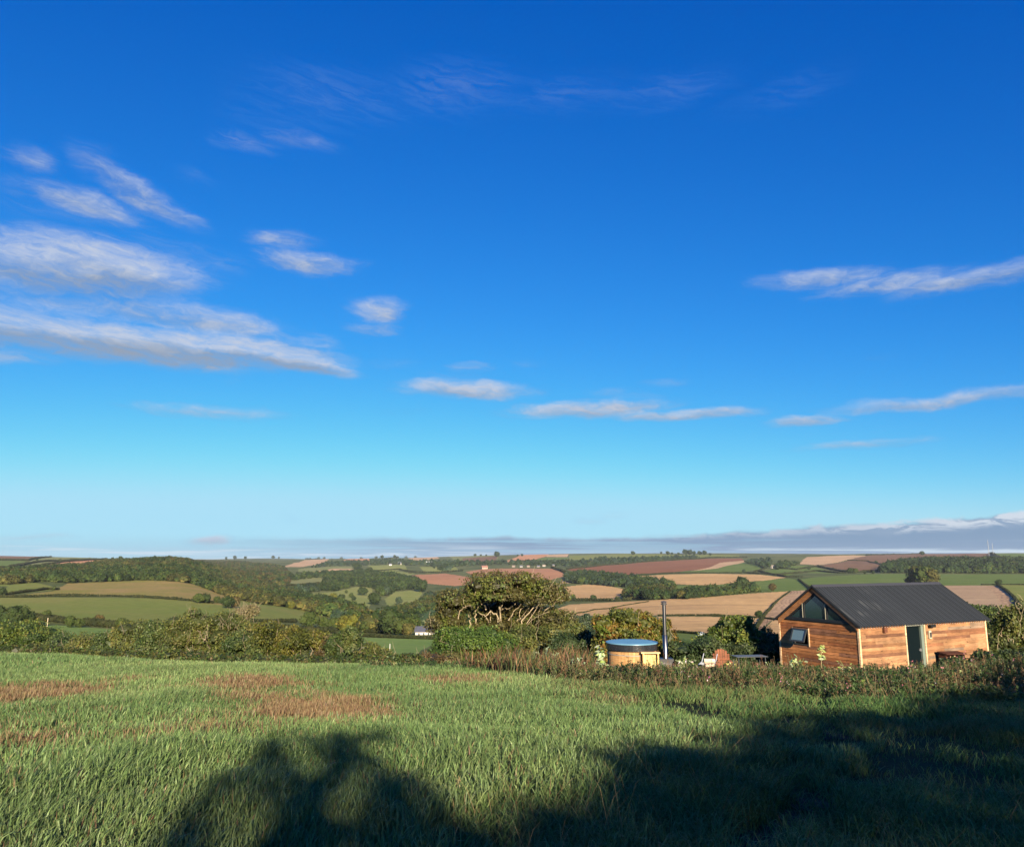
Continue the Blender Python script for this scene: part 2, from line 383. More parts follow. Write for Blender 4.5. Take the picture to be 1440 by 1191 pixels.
# ------------------------------------------------------------------ materials
def mat(name, base=None, rough=.8, attr=True, trans=0., noise=None, spec=.3, metal=0., bump=None, coat=0., tmul=1.3):
    m = bpy.data.materials.new(name); m.use_nodes = True; t = NT(m.node_tree); b = t.n['Principled BSDF']
    col = None
    if attr:
        a = t.n.new('ShaderNodeAttribute'); a.attribute_name = 'col'; col = a.outputs['Color']
        if base is not None: col = t.mix(1., col, c4(base), 'MULTIPLY')
    else: col = c4(base)
    tc = t.n.new('ShaderNodeTexCoord').outputs['Object']
    if noise:
        sc, amt = noise; n = t.noise(tc, sc, 5, .6)
        f = t.ramp(n, .25, .75, 1 - amt, 1 + amt, False)
        col = t.mix(1., col if isinstance(col, bpy.types.NodeSocket) else col, t.comb(f, f, f), 'MULTIPLY')
    t.put(b.inputs['Base Color'], col)
    b.inputs['Roughness'].default_value = rough; b.inputs['Specular IOR Level'].default_value = spec
    b.inputs['Metallic'].default_value = metal; b.inputs['Coat Weight'].default_value = coat
    if bump:
        bn = t.n.new('ShaderNodeBump'); bn.inputs['Strength'].default_value = bump[1]; bn.inputs['Distance'].default_value = bump[2]
        t.l.new(t.noise(tc, bump[0], 5, .65), bn.inputs['Height']); t.l.new(bn.outputs[0], b.inputs['Normal'])
    if trans:
        tr = t.n.new('ShaderNodeBsdfTranslucent')
        t.put(tr.inputs[0], t.mix(1., col, (tmul, tmul, tmul * .6, 1), 'MULTIPLY'))
        mx = t.n.new('ShaderNodeMixShader'); mx.inputs[0].default_value = trans
        t.l.new(b.outputs[0], mx.inputs[1]); t.l.new(tr.outputs[0], mx.inputs[2]); t.l.new(mx.outputs[0], t.n['Material Output'].inputs[0])
    return m
M_LEAF = mat('leaf', rough=.55, trans=.25, spec=.35)
M_FAR = mat('far_leaf', rough=.9, spec=.1)
M_BARK = mat('bark', rough=.9, noise=(9., .35))
M_BLADE = mat('grass_blade', rough=.5, trans=.18, spec=.25)
M_BLADE2 = mat('shade_darkened_grass_blade', rough=.6, trans=.12, spec=.12)
M_PLANT = mat('plant', rough=.6, trans=.2)
M_STEM = mat('dry_stem', rough=.85)
M_PLAIN = mat('plain', rough=.75)
def ground_mat(name, c1, c2, sc, stripes=None, c3=None, tram=None):
    """a field surface: two tones in patches, optional rows of the drill or plough in the given direction"""
    m = bpy.data.materials.new(name); m.use_nodes = True; t = NT(m.node_tree); b = t.n['Principled BSDF']
    tc = t.n.new('ShaderNodeTexCoord').outputs['Object']
    n = t.noise(tc, 1 / sc, 5, .6, .3); col = t.mix(t.ramp(n, .32, .68), c4(c1), c4(c2))
    n2 = t.noise(tc, 1 / (sc * .07), 4, .7)
    f = t.ramp(n2, .3, .7, .82, 1.18, False); col = t.mix(1., col, t.comb(f, f, f), 'MULTIPLY')
    if stripes:
        ang, period, amt = stripes
        x, y, z = t.sep(tc); wob = t.noise(tc, 1 / 260., 3, .5)
        s = t.math('MULTIPLY_ADD', x, math.cos(ang) / period, t.math('MULTIPLY', y, math.sin(ang) / period))
        s = t.math('MULTIPLY_ADD', wob, 90. / period, s)
        w = t.math('SINE', t.math('MULTIPLY', s, 6.2832))
        v = t.noise(t.comb(t.math('MULTIPLY', s, .9), t.math('MULTIPLY', x, .002)), 1., 3, .6, 0, '2D')
        f = t.math('MULTIPLY_ADD', t.math('POWER', t.math('ABSOLUTE', w), 5.), -amt, t.math('MULTIPLY_ADD', t.math('SUBTRACT', v, .5), amt * 2.2, 1 + amt * .3))
        col = t.mix(1., col, t.comb(f, f, f), 'MULTIPLY')
        if c3 is not None: col = t.mix(t.ramp(v, .55, .75, 0, .6), col, c4(c3))
    t.put(b.inputs['Base Color'], col); b.inputs['Roughness'].default_value = .95; b.inputs['Specular IOR Level'].default_value = .05
    bn = t.n.new('ShaderNodeBump'); bn.inputs['Strength'].default_value = .5; bn.inputs['Distance'].default_value = sc * .012
    t.l.new(n2, bn.inputs['Height']); t.l.new(bn.outputs[0], b.inputs['Normal'])
    return m

# ------------------------------------------------------------------ ground, hills and fields
G_PAST = ground_mat('pasture', (.155, .190, .038), (.20, .200, .052), 90)
G_PASTB = ground_mat('dry_pasture', (.20, .185, .042), (.29, .205, .075), 70)
G_GREEN = ground_mat('young_grass', (.100, .150, .030), (.128, .168, .038), 60, (1.45, 9., .10))
G_BRIGHT = ground_mat('bright_grass', (.15, .23, .05), (.19, .26, .065), 40)
G_MEAD = ground_mat('meadow', (.19, .22, .055), (.24, .245, .075), 80)
G_GREY = ground_mat('far_pasture', (.17, .20, .065), (.21, .205, .08), 120)
G_STUB = ground_mat('stubble', (.56, .355, .150), (.46, .29, .125), 130, (1.50, 19., .36), (.30, .17, .09))
G_STUB2 = ground_mat('pale_stubble', (.42, .29, .165), (.34, .23, .13), 120, (1.52, 26., .40), (.24, .15, .10))
G_SAND = ground_mat('far_stubble', (.50, .33, .18), (.42, .27, .15), 160)
G_ORANGE = ground_mat('cut_field', (.46, .21, .10), (.50, .27, .14), 120)
G_RED = ground_mat('red_plough', (.24, .105, .048), (.21, .09, .044), 200, (1.35, 24., .10))
G_REDL = ground_mat('red_tilth', (.42, .21, .105), (.37, .18, .09), 160)
G_BROWN = ground_mat('brown_plough', (.20, .115, .06), (.16, .09, .05), 160, (1.0, 20., .10))
G_LANE = ground_mat('ploughed_headland', (.42, .28, .155), (.31, .20, .115), 30, (-.45, 9., .35))
G_TURF = ground_mat('rough_ground', (.070, .090, .028), (.135, .145, .050), 150)
G_SOIL = ground_mat('soil_under_grass', (.020, .030, .011), (.032, .034, .016), 2.)
FIELDS = [  # name, label, material, outline in frame positions (turned into ground positions on the hills)
 ('stubble_field','pinkish stubble on the far ridge at the edge of the view',G_BROWN,[(-60,783),(30,781),(70,782),(50,788),(-60,788)]),
 ('pasture','flat green field below the far ridge',G_GREEN,[(-60,788),(38,789),(18,799),(-60,801)]),
 ('pasture','grey green fields along the far ridge',G_GREY,[(72,783),(150,785),(150,787),(90,789),(55,794),(22,798),(40,790)]),
 ('stubble_field','long orange stubble field above the wood',G_ORANGE,[(48,798),(90,789),(145,787.5),(150,790),(120,797),(50,803)]),
 ('stubble_field','pale stubble strip beside the white barn',G_SAND,[(-60,806),(0,803),(36,797),(36,800),(0,809),(-60,812)]),
 ('pasture','small olive strip of pasture',G_PAST,[(-60,818),(14,816),(12,824),(-60,825)]),
 ('pasture','olive pasture between two hedges under the wood',G_PAST,[(3,835),(12,823),(20,821),(50,819),(72,824),(77,829),(40,833),(6,837)]),
 ('pasture','long dry pasture curving under the wood edge',G_PASTB,[(6,839),(75,831),(95,820),(200,816),(280,824),(335,841),(350,853),(335,862),(300,849),(240,842),(150,838),(80,838)]),
 ('pasture','broad pasture sloping down behind the hedgerow bushes',G_PAST,[(-60,841),(80,840),(200,841),(300,849),(350,857),(352,874),(300,884),(150,874),(100,870),(50,868),(-60,862)]),
 ('pasture','narrow bright green field beyond the nearest bushes',G_BRIGHT,[(40,880),(80,879),(150,884),(200,890),(180,905),(20,898)]),
 ('pasture','sunlit olive pasture below the wooded spur',G_PAST,[(330,842),(362,849),(412,855),(462,867),(440,873),(360,873),(330,866)]),
 ('pasture','olive slope above the yellow green bush',G_PAST,[(395,888),(420,886),(470,889),(486,899),(470,918),(430,912)]),
 ('pasture','small green meadow in the valley',G_GREY,[(404,817),(420,812),(450,811),(456,818),(448,821),(404,822)]),
 ('pasture','valley meadow strip between hedges',G_GREY,[(412,829),(420,825),(453,823),(452,829),(415,832)]),
 ('meadow','main green meadow dotted with trees in the valley',G_MEAD,[(425,835),(470,832),(500,825),(524,826),(523,846),(517,857),(508,852),(500,848),(470,845),(440,842)]),
 ('meadow','rounded green meadow beside the valley wood',G_MEAD,[(541,842),(556,832),(590,829),(594,835),(584,846),(545,852)]),
 ('meadow','scrap of meadow between dark trees',G_MEAD,[(522,866),(536,861),(532,872),(524,873)]),
 ('pasture','grey green hillside fields beyond the valley',G_GREY,[(420,800),(470,796),(500,797),(500,803),(440,808),(418,806)]),
 ('stubble_field','thin tan strip on the far hillside',G_SAND,[(440,804),(470,799),(498,800),(496,803),(460,806)]),
 ('pasture','green field with a hedge above the red soil',G_MEAD,[(516,795),(568,793),(572,800),(528,804)]),
 ('pasture','green field edged by a brown track',G_MEAD,[(522,805),(548,801),(584,806),(576,809),(530,811)]),
 ('stubble_field','pale stubble on the far skyline slope',G_SAND,[(398,797),(416,791),(436,787),(462,786),(458,792),(426,797)]),
 ('stubble_field','pinkish stubble close to the skyline',G_ORANGE,[(482,787),(514,785),(520,788),(490,790)]),
 ('stubble_field','sandy field on the skyline',G_SAND,[(574,785),(598,782),(618,784.5),(606,788),(580,787.5)]),
 ('pasture','green field above the wooded hedges',G_MEAD,[(590,797),(640,797),(646,802),(600,806)]),
 ('pasture','dark green skyline field',G_GREY,[(620,781),(700,780),(700,786),(640,790)]),
 ('pasture','sunlit green field behind the hedge and the slate roofed house',G_BRIGHT,[(505,896),(610,899),(610,906),(592,914),(578,928),(548,922),(516,908)]),
 ('ploughed_field','smooth red field in the middle of the valley',G_REDL,[(572,811),(585,808),(625,806),(662,812),(672,820),(642,824),(600,820),(580,815)]),
 ('ploughed_field','red field behind the wind shaped tree',G_REDL,[(655,804),(680,800),(775,799.5),(799,809),(772,816),(700,816),(662,808)]),
 ('ploughed_field','long red ploughed field across the hill',G_RED,[(797,801),(850,795),(900,791),(950,788),(1000,785),(1042,785),(1046,788),(1010,797),(930,806),(870,810),(840,809),(812,805)]),
 ('stubble_field','tan wedge at the end of the red ploughed field',G_SAND,[(1000,797),(1012,791),(1046,788),(1048,790),(1010,799),(970,803)]),
 ('ploughed_field','brown field on the slope under the skyline tree',G_BROWN,[(650,785),(700,781.5),(696,790),(652,790)]),
 ('stubble_field','long orange field rising to the skyline',G_ORANGE,[(703,792),(728,782.5),(766,778.8),(772,781),(752,787),(714,791)]),
 ('stubble_field','short sandy field on the skyline',G_SAND,[(770,780),(800,779),(798,783),(768,783)]),
 ('pasture','green field under the orange skyline field',G_GREEN,[(740,790),(764,784),(798,783),(800,789),(760,792)]),
 ('pasture','olive fields along the skyline',G_PAST,[(800,781),(880,778.5),(960,780),(1040,781),(1040,784),(990,785),(880,783),(800,788)]),
 ('stubble_field','wide stubble field crossed by thin lines',G_STUB,[(793,825),(832,821),(862,825),(895,831),(886,842),(840,843),(793,843)]),
 ('stubble_field','scrap of stubble beside the hedge',G_SAND,[(790,817),(813,816),(800,820),(788,821)]),
 ('stubble_field','pale stubble field below the red ploughed field',G_STUB,[(862,812),(930,808),(1000,806.5),(1070,808),(1106,812),(1080,816),(1040,818),(1000,823),(930,820)]),
 ('pasture','green wedge beside the red ploughed field',G_GREEN,[(930,806),(970,803),(1010,799),(1048,790),(1060,791),(1074,799),(1044,804),(1000,806)]),
 ('pasture','green field behind the round hedge tree',G_GREEN,[(944,823),(1000,823),(1060,818),(1106,813),(1122,815),(1142,829),(1100,832),(1060,832),(960,834)]),
 ('pasture','wide green field running behind the hut roof',G_GREEN,[(1124,815),(1150,811),(1230,807),(1500,807),(1500,823),(1300,824),(1142,829)]),
 ('pasture','patchwork of small green fields by the farm lane',G_GREEN,[(1070,804),(1090,800),(1112,799),(1124,804),(1110,809),(1080,807)]),
 ('pasture','small green fields divided by hedges',G_GREEN,[(1102,796),(1135,795),(1155,800),(1190,806),(1140,806),(1120,801)]),
 ('stubble_field','sandy stubble field on the rounded hill',G_SAND,[(1122,793),(1135,783),(1200,780.5),(1218,781.5),(1192,787),(1150,795)]),
 ('ploughed_field','brown ploughed hillside under the skyline',G_BROWN,[(1218,781.5),(1290,778.5),(1390,778),(1394,784),(1300,790),(1245,800),(1225,804),(1190,805),(1150,796),(1192,788)]),
 ('pasture','bright green skyline field by the radio masts',G_GREEN,[(1396,779),(1500,778),(1500,786),(1406,785)]),
 ('stubble_field','broad ribbed stubble field beside the garden',G_STUB,[(770,861),(800,850),(850,847),(930,843),(1000,839),(1062,834),(1112,831),(1100,842),(1084,854),(1074,866),(1062,876),(1062,868),(1000,865),(940,865),(880,865),(800,866)]),
 ('stubble_field','lower stubble field under the dark furrow',G_STUB,[(925,867),(1000,867),(1060,869),(1064,878),(1058,892),(980,891),(940,889)]),
 ('ploughed_field','ploughed headland beside the ditch',G_LANE,[(1112,831),(1150,829),(1145,838),(1120,845),(1104,856),(1092,868),(1080,876),(1066,890),(1060,892),(1066,876),(1078,862),(1090,850)]),
 ('stubble_field','stubble slope behind the hut gable',G_STUB,[(1150,829),(1230,829),(1230,868),(1100,900),(1062,902),(1070,889),(1084,875),(1096,862),(1122,845),(1146,838)]),
 ('stubble_field','ribbed greyish stubble field behind the hut roof',G_STUB2,[(1200,827),(1300,824),(1386,823),(1400,834),(1410,848),(1412,866),(1390,880),(1200,880)]),
 ('ploughed_field','curved ploughed headland beside the hedge',G_LANE,[(1385,823),(1404,823),(1424,840),(1434,860),(1434,876),(1408,876),(1411,852),(1401,836)]),
 ('pasture','olive field beyond the dark hedge',G_PAST,[(1406,822),(1500,822),(1500,880),(1440,870),(1426,840)]),
 ('pasture','green paddock behind the hot tub',G_GREEN,[(800,892),(860,887),(930,887),(990,891),(1000,905),(920,915),(800,912)]),
]
def build_terrain():
    tt = np.concatenate([np.linspace(-1.7, -.76, 60)[:-1], np.linspace(-.76, .76, 1150), np.linspace(.76, 1.7, 60)[1:]])
    yy = np.exp(np.linspace(math.log(58), math.log(9300), 520))
    X = tt[:, None] * yy; Y = np.broadcast_to(yy, X.shape); Z = H(X, Y)
    n, m = X.shape; V = np.stack([X, Y, Z], -1).reshape(-1, 3)
    i, j = np.meshgrid(np.arange(n - 1), np.arange(m - 1), indexing='ij'); i = i.ravel(); j = j.ravel()
    Q = np.stack([i * m + j, (i + 1) * m + j, (i + 1) * m + j + 1, i * m + j + 1], 1)
    C = V[Q].mean(1); u, v = proj(C)
    # wobble the outlines a little so that boundaries are not ruled lines
    fid = np.zeros(len(Q), int)
    for k, f in enumerate(FIELDS):
        gp = unproj([p[0] for p in f[3]], [p[1] for p in f[3]])
        poly = list(zip(gp[:, 0] / gp[:, 1], np.log(gp[:, 1])))
        fid[inside(poly, C[:, 0] / C[:, 1], np.log(C[:, 1]))] = k + 1
    near = (C[:, 1] < 100)
    fid[near] = 0
    for k in range(len(FIELDS) + 1):
        q = Q[fid == k]
        if len(q) == 0: continue
        used, inv = np.unique(q, return_inverse=True)
        g = Geo().add(V[used], inv.reshape(-1, 4), None)
        if k == 0: obj('hills', g, G_TURF, smooth=True, kind='structure', label='hedged green hills rolling across the valley to the skyline', category='hills')
        else:
            f = FIELDS[k - 1]; obj(f[0], g, f[2], smooth=True, kind='structure', label=f[1], category='field')
    # near ground: the grass field, the verge and the garden, and what lies behind the camera
    xs = np.linspace(-100, 100, 401); ys = np.concatenate([np.linspace(-70, 2, 50)[:-1], np.linspace(2, 58, 150)])
    X, Y = np.meshgrid(xs, ys, indexing='ij'); Z = H(X, Y); n, m = X.shape
    V = np.stack([X, Y, Z], -1).reshape(-1, 3); i, j = np.meshgrid(np.arange(n - 1), np.arange(m - 1), indexing='ij'); i = i.ravel(); j = j.ravel()
    Q = np.stack([i * m + j, (i + 1) * m + j, (i + 1) * m + j + 1, i * m + j + 1], 1)
    obj('field', Geo().add(V, Q), G_SOIL, smooth=True, kind='structure', label='sloping near field of long wet grass', category='field')
build_terrain()

# ------------------------------------------------------------------ hedges, woods and far trees
GREENS = {
 'dark': [(0.016, 0.029, 0.009), (0.022, 0.037, 0.012), (0.029, 0.043, 0.014), (0.036, 0.048, 0.016)],
 'mid': [(0.024, 0.040, 0.011), (0.035, 0.053, 0.014), (0.046, 0.063, 0.016), (0.058, 0.069, 0.019)],
 'olive': [(0.036, 0.040, 0.013), (0.054, 0.058, 0.016), (0.076, 0.072, 0.020), (0.090, 0.076, 0.024)],
 'yellow': [(0.043, 0.054, 0.010), (0.072, 0.079, 0.013), (0.101, 0.101, 0.016), (0.119, 0.108, 0.022)],
 'brown': [(0.036, 0.032, 0.013), (0.061, 0.045, 0.017), (0.083, 0.058, 0.022), (0.065, 0.061, 0.019)],
 'blue': [(0.020, 0.035, 0.019), (0.029, 0.048, 0.026), (0.040, 0.058, 0.032), (0.050, 0.066, 0.036)],
 'gold': [(0.054, 0.061, 0.012), (0.094, 0.079, 0.014), (0.137, 0.086, 0.016), (0.072, 0.083, 0.014)],
 'hedge': [(0.017, 0.022, 0.008), (0.024, 0.029, 0.010), (0.033, 0.036, 0.013)],
}
def tree_proto(kind, hgt, wid, leaves, lsize, seed):
    """one free standing tree: trunk, a few limbs and a lumpy leafy crown, base at the origin"""
    rg = np.random.default_rng(seed); g = Geo()
    tube(g, [[0, 0, -.06 * hgt], [.02 * hgt, 0, .2 * hgt], [0, .02 * hgt, .5 * hgt]], [.05 * hgt * .6, .035 * hgt * .6, .018 * hgt * .6], 5, (.09, .07, .05), 1)
    nb = 7; blobs = []
    for k in range(nb):
        a = k * 2.4 + rg.random(); rr = wid * .5 * (.25 + .4 * rg.random()) * (1 if k else 0)
        z = hgt * (.34 + .40 * (k / nb) + .06 * rg.random()); s = wid * (.26 + .10 * rg.random()) * (1.15 - .45 * k / nb)
        blobs.append((rr * math.cos(a), rr * math.sin(a), z, s, s, s * .95))
        if 0 < k < 4: tube(g, [[0, 0, .25 * hgt], [rr * math.cos(a) * .8, rr * math.sin(a) * .8, z]], [.014 * hgt, .006 * hgt], 4, (.09, .07, .05), 1)
    cols = GREENS[kind]; base = np.array(cols).mean(0)
    for i, b in enumerate(blobs): blob(g, b[:3], np.array(b[3:]) * .74, 2, .36, 2.2, seed + i, base * (.8 + .35 * rg.random()))
    foliage(g, blobs, leaves, lsize, cols, .34, wid * .16, seed, .55, 0, .5, .25, rg)
    return g
def far_mesh(kind, seed): return tree_proto(kind, 1., 1.0 if kind != 'blue' else .75, 1100, .05, seed)
PROT = {}
for kd in ('dark', 'mid', 'olive', 'yellow', 'brown', 'blue'):
    PROT[kd] = [far_mesh(kd, 100 + 10 * i + len(kd)) for i in range(3)]
PMESH = {}
for kd, lst in PROT.items():
    PMESH[kd] = []
    for g in lst:
        me = g.mesh('tree_' + kd); me.materials.append(M_FAR); me.materials.append(M_BARK); PMESH[kd].append(me)
def far_tree(u, v, hpx, kind, label, group=None, wide=1., name='tree', y=None):
    """a countable tree standing on the ground seen at (u, v); hpx is its height in the frame"""
    P = unproj(u, v)[0] if y is None else at(u, y); s = hpx / 1080 * P[1]
    o = bpy.data.objects.new(name, random.choice(PMESH[kind])); COL.objects.link(o)
    o.location = (P[0], P[1], P[2] - .02 * s); o.scale = (s * wide, s * wide, s); o.rotation_euler = (0, 0, random.uniform(0, 6.28))
    o['label'] = label; o['category'] = 'tree'
    if group: o['group'] = group
    return o
def lite_tree(kind, seed):
    rg = np.random.default_rng(seed); g = Geo(); cols = GREENS[kind]; bl = [(0, 0, .55, .42, .42, .42), (.2, .1, .4, .3, .3, .3), (-.2, -.05, .42, .32, .32, .3), (.02, -.15, .3, .3, .3, .3)]
    for i, b in enumerate(bl): blob(g, b[:3], np.array(b[3:]) * .78, 1, .40, 2.6, seed + i, np.array(cols[i % len(cols)]))
    foliage(g, bl, 190, .080, cols, .34, .22, seed, .6, 0, .5, .25, rg)
    return g.arrays()
LITE = {kd: [lite_tree(kd, 300 + 17 * i) for i in range(4)] for kd in GREENS}
def wood(name, label, P, hgt, kinds, seed, fade=None):
    """many trees baked into one mass; P ground points, hgt heights"""
    rg = np.random.default_rng(seed); Vs, Qs, Ts, cq, ct = [], [], [], [], []; n = 0
    tone = fbm(xy3(P[:, 0], P[:, 1]), 1 / 60., seed, 2)
    for k in range(len(P)):
        kk = kinds[int(np.clip((tone[k] - .25) * 2 * len(kinds) + rg.normal() * .7, 0, len(kinds) - 1))]
        V, Q, T, a, b = LITE[kk][rg.integers(0, 4)]
        h = hgt[k] * (.62 + .8 * rg.random() ** 1.5); w = h * (.85 + .4 * rg.random()); th = rg.random() * 6.28; c, s = math.cos(th), math.sin(th)
        W = np.stack([(V[:, 0] * c - V[:, 1] * s) * w, (V[:, 0] * s + V[:, 1] * c) * w, V[:, 2] * h - .08 * h], 1) + P[k]
        sh = .62 + .75 * rg.random()
        Vs.append(W); Qs.append(Q + n); Ts.append(T + n); cq.append(a * sh); ct.append(b * sh); n += len(V)
    g = Geo(); g.V = Vs; g.n = n; g.Q = [np.concatenate(Qs)]; g.T = [np.concatenate(Ts)]; g.cQ = [np.concatenate(cq)]; g.cT = [np.concatenate(ct)]
    g.mQ = [np.zeros(len(g.Q[0]), np.int32)]; g.mT = [np.zeros(len(g.T[0]), np.int32)]
    return obj(name, g, M_FAR, kind='stuff', label=label, category='wood')
def scatter(poly, space, seed, wmin=0):
    """ground points inside a frame outline, spread evenly over the ground"""
    rg = np.random.default_rng(seed); gp = unproj([p[0] for p in poly], [p[1] for p in poly])
    pl = list(zip(gp[:, 0] / gp[:, 1], np.log(gp[:, 1]))); lo, hi = gp[:, :2].min(0), gp[:, :2].max(0)
    nx = int((hi[0] - lo[0]) / space) + 1; ny = int((hi[1] - lo[1]) / space) + 1
    X, Y = np.meshgrid(lo[0] + space * np.arange(nx), lo[1] + space * np.arange(ny))
    X = X.ravel() + rg.uniform(-.45, .45, X.size) * space; Y = Y.ravel() + rg.uniform(-.45, .45, Y.size) * space
    k = inside(pl, X / Y, np.log(Y)); X, Y = X[k], Y[k]
    Z = H(X, Y)
    # leave out what no view near here can see
    d = np.stack([X, Y, Z + 12], 1); vis = np.ones(len(X), bool)
    for f in np.linspace(.25, .97, 24): vis &= ~(H(X * f, Y * f) > (Z + 16) * f)
    return np.stack([X, Y, Z], 1)[vis]
WOODS = [  # name, label, outline, spacing m, height m, kinds
 ('woodland','dense mixed wood along the ridge above the olive pastures',[(-60,808),(0,806),(60,801),(120,797),(150,791),(185,789),(240,795),(300,806),(350,818),(400,831),(440,843),(498,858),(520,871),(466,868),(412,855),(360,849),(330,842),(280,824),(200,816),(95,820),(60,818),(12,822),(-60,822)],8.0,9.5,['dark','mid','mid','olive']),
 ('woodland','hazy wood covering the long ridge to the skyline',[(186,789),(230,787),(280,789),(340,791),(400,799),(410,812),(405,824),(340,815),(290,803),(240,795)],12,9,['brown','dark','mid','olive']),
 ('woodland','tall mixed copse in the middle of the valley',[(447,831),(458,815),(480,806),(520,806),(560,811),(588,816),(590,828),(556,831),(541,840),(524,827),(500,824),(470,831)],11,11,['dark','mid','dark','mid']),
 ('woodland','dark valley wood running down to the slate roofed house',[(470,852),(500,856),(508,866),(522,878),(538,866),(560,858),(590,850),(600,838),(650,834),(700,836),(700,888),(620,889),(590,884),(560,891),(500,889),(470,872)],9,8.5,['dark','blue','mid','mid','olive']),
 ('woodland','trees lining the brook above the valley meadow',[(405,832),(440,824),(452,831),(430,834),(405,840)],10,9,['dark','mid','blue']),
 ('woodland','belt of trees under the red ploughed field',[(795,812),(815,807),(850,810),(875,814),(935,822),(950,826),(940,834),(905,832),(880,826),(845,823),(810,821),(795,818)],10,12,['dark','blue','mid']),
 ('woodland','clump of round trees between two stubble fields',[(878,843),(884,836),(905,831),(940,832),(948,838),(938,843),(905,844)],9,13,['dark','mid','olive']),
 ('woodland','dark belt of trees behind the flue pipe',[(946,841),(960,836),(1000,833),(1058,829),(1066,832),(1010,838),(965,843)],8,10,['dark','dark','mid']),
 ('woodland','big dark wood on the hill behind the hut',[(1238,806),(1255,796),(1300,792),(1500,791),(1500,806)],11,20,['dark','mid','dark']),
 ('woodland','far hedgerow trees around the village',[(625,805),(650,796),(700,794),(760,796),(800,797),(870,793),(930,788),(985,785),(985,783),(880,786),(800,790),(700,791),(640,790),(600,792),(600,796)],27,13,['dark','blue','dark']),
 ('woodland','far copse beside the green wedge field',[(1050,792),(1060,788),(1084,788),(1084,796),(1076,800)],20,14,['dark','blue']),
 ('woodland','far copses by the farm lane',[(1090,797),(1100,792),(1125,793),(1108,799),(1092,801)],22,13,['dark','mid']),
 ('woodland','dark copses on the far hillside beyond the valley',[(400,812),(425,809),(448,808),(470,806),(455,814),(450,812),(420,815),(402,818)],14,11,['dark','mid']),
 ('woodland','far dark trees under the skyline stubble',[(430,799),(465,791),(500,790),(560,787),(570,791),(510,795),(455,797)],30,12,['dark','blue']),
 ('woodland','scattered trees round the far farms',[(540,791),(600,789),(640,791),(620,796),(570,795)],24,12,['dark','mid','blue']),
]
nt = 0
for i, (nm, lb, poly, sp, hh, kinds) in enumerate(WOODS):
    P = scatter(poly, sp, 40 + i)
    nt += len(P)
    if len(P): wood(nm, lb, P, np.full(len(P), float(hh)), kinds, 60 + i)
print('WOOD TREES', nt)

# ------------------------------------------------------------------ hedgerows (one thing each)
def hedgerow(label, pts, hgt, wid=1.0, kind='hedge', seed=0, name='hedgerow', cat='hedge', y0=60., gp=None):
    rg = np.random.default_rng(seed + 500); gp = unproj([p[0] for p in pts], [p[1] for p in pts], y0) if gp is None else gp
    xy = gp[:, :2]; seg = np.linalg.norm(np.diff(xy, axis=0), axis=1); L = np.concatenate([[0], np.cumsum(seg)])
    step = max(hgt * .75, L[-1] / 900); n = max(3, int(L[-1] / step)); s = np.linspace(0, L[-1], n)
    X = np.interp(s, L, xy[:, 0]) + rg.normal(size=n) * hgt * .12; Y = np.interp(s, L, xy[:, 1]) + rg.normal(size=n) * hgt * .12; Z = H(X, Y)
    hh = hgt * (.72 + .6 * fbm(np.stack([s, s * 0, s * 0], 1), 1 / (hgt * 7), seed, 2)) ; cols = GREENS[kind]; g = Geo(); bl = []
    for k in range(n):
        r = hh[k] * .62
        b = (X[k], Y[k], Z[k] + hh[k] * .45, max(step * .75, r * wid), max(step * .75, r * wid), hh[k] * .55); bl.append(b)
        blob(g, b[:3], np.array(b[3:]) * .9, 1, .28, 2., seed + k, np.array(cols[rg.integers(0, len(cols))]))
    foliage(g, bl, int(min(24000, n * 26)), hgt * .12, cols, .30, hgt * .6, seed, .6, 0, .5, .3, rg)
    return obj(name, g, M_FAR, label=label, category=cat, group='hedgerows between the fields')
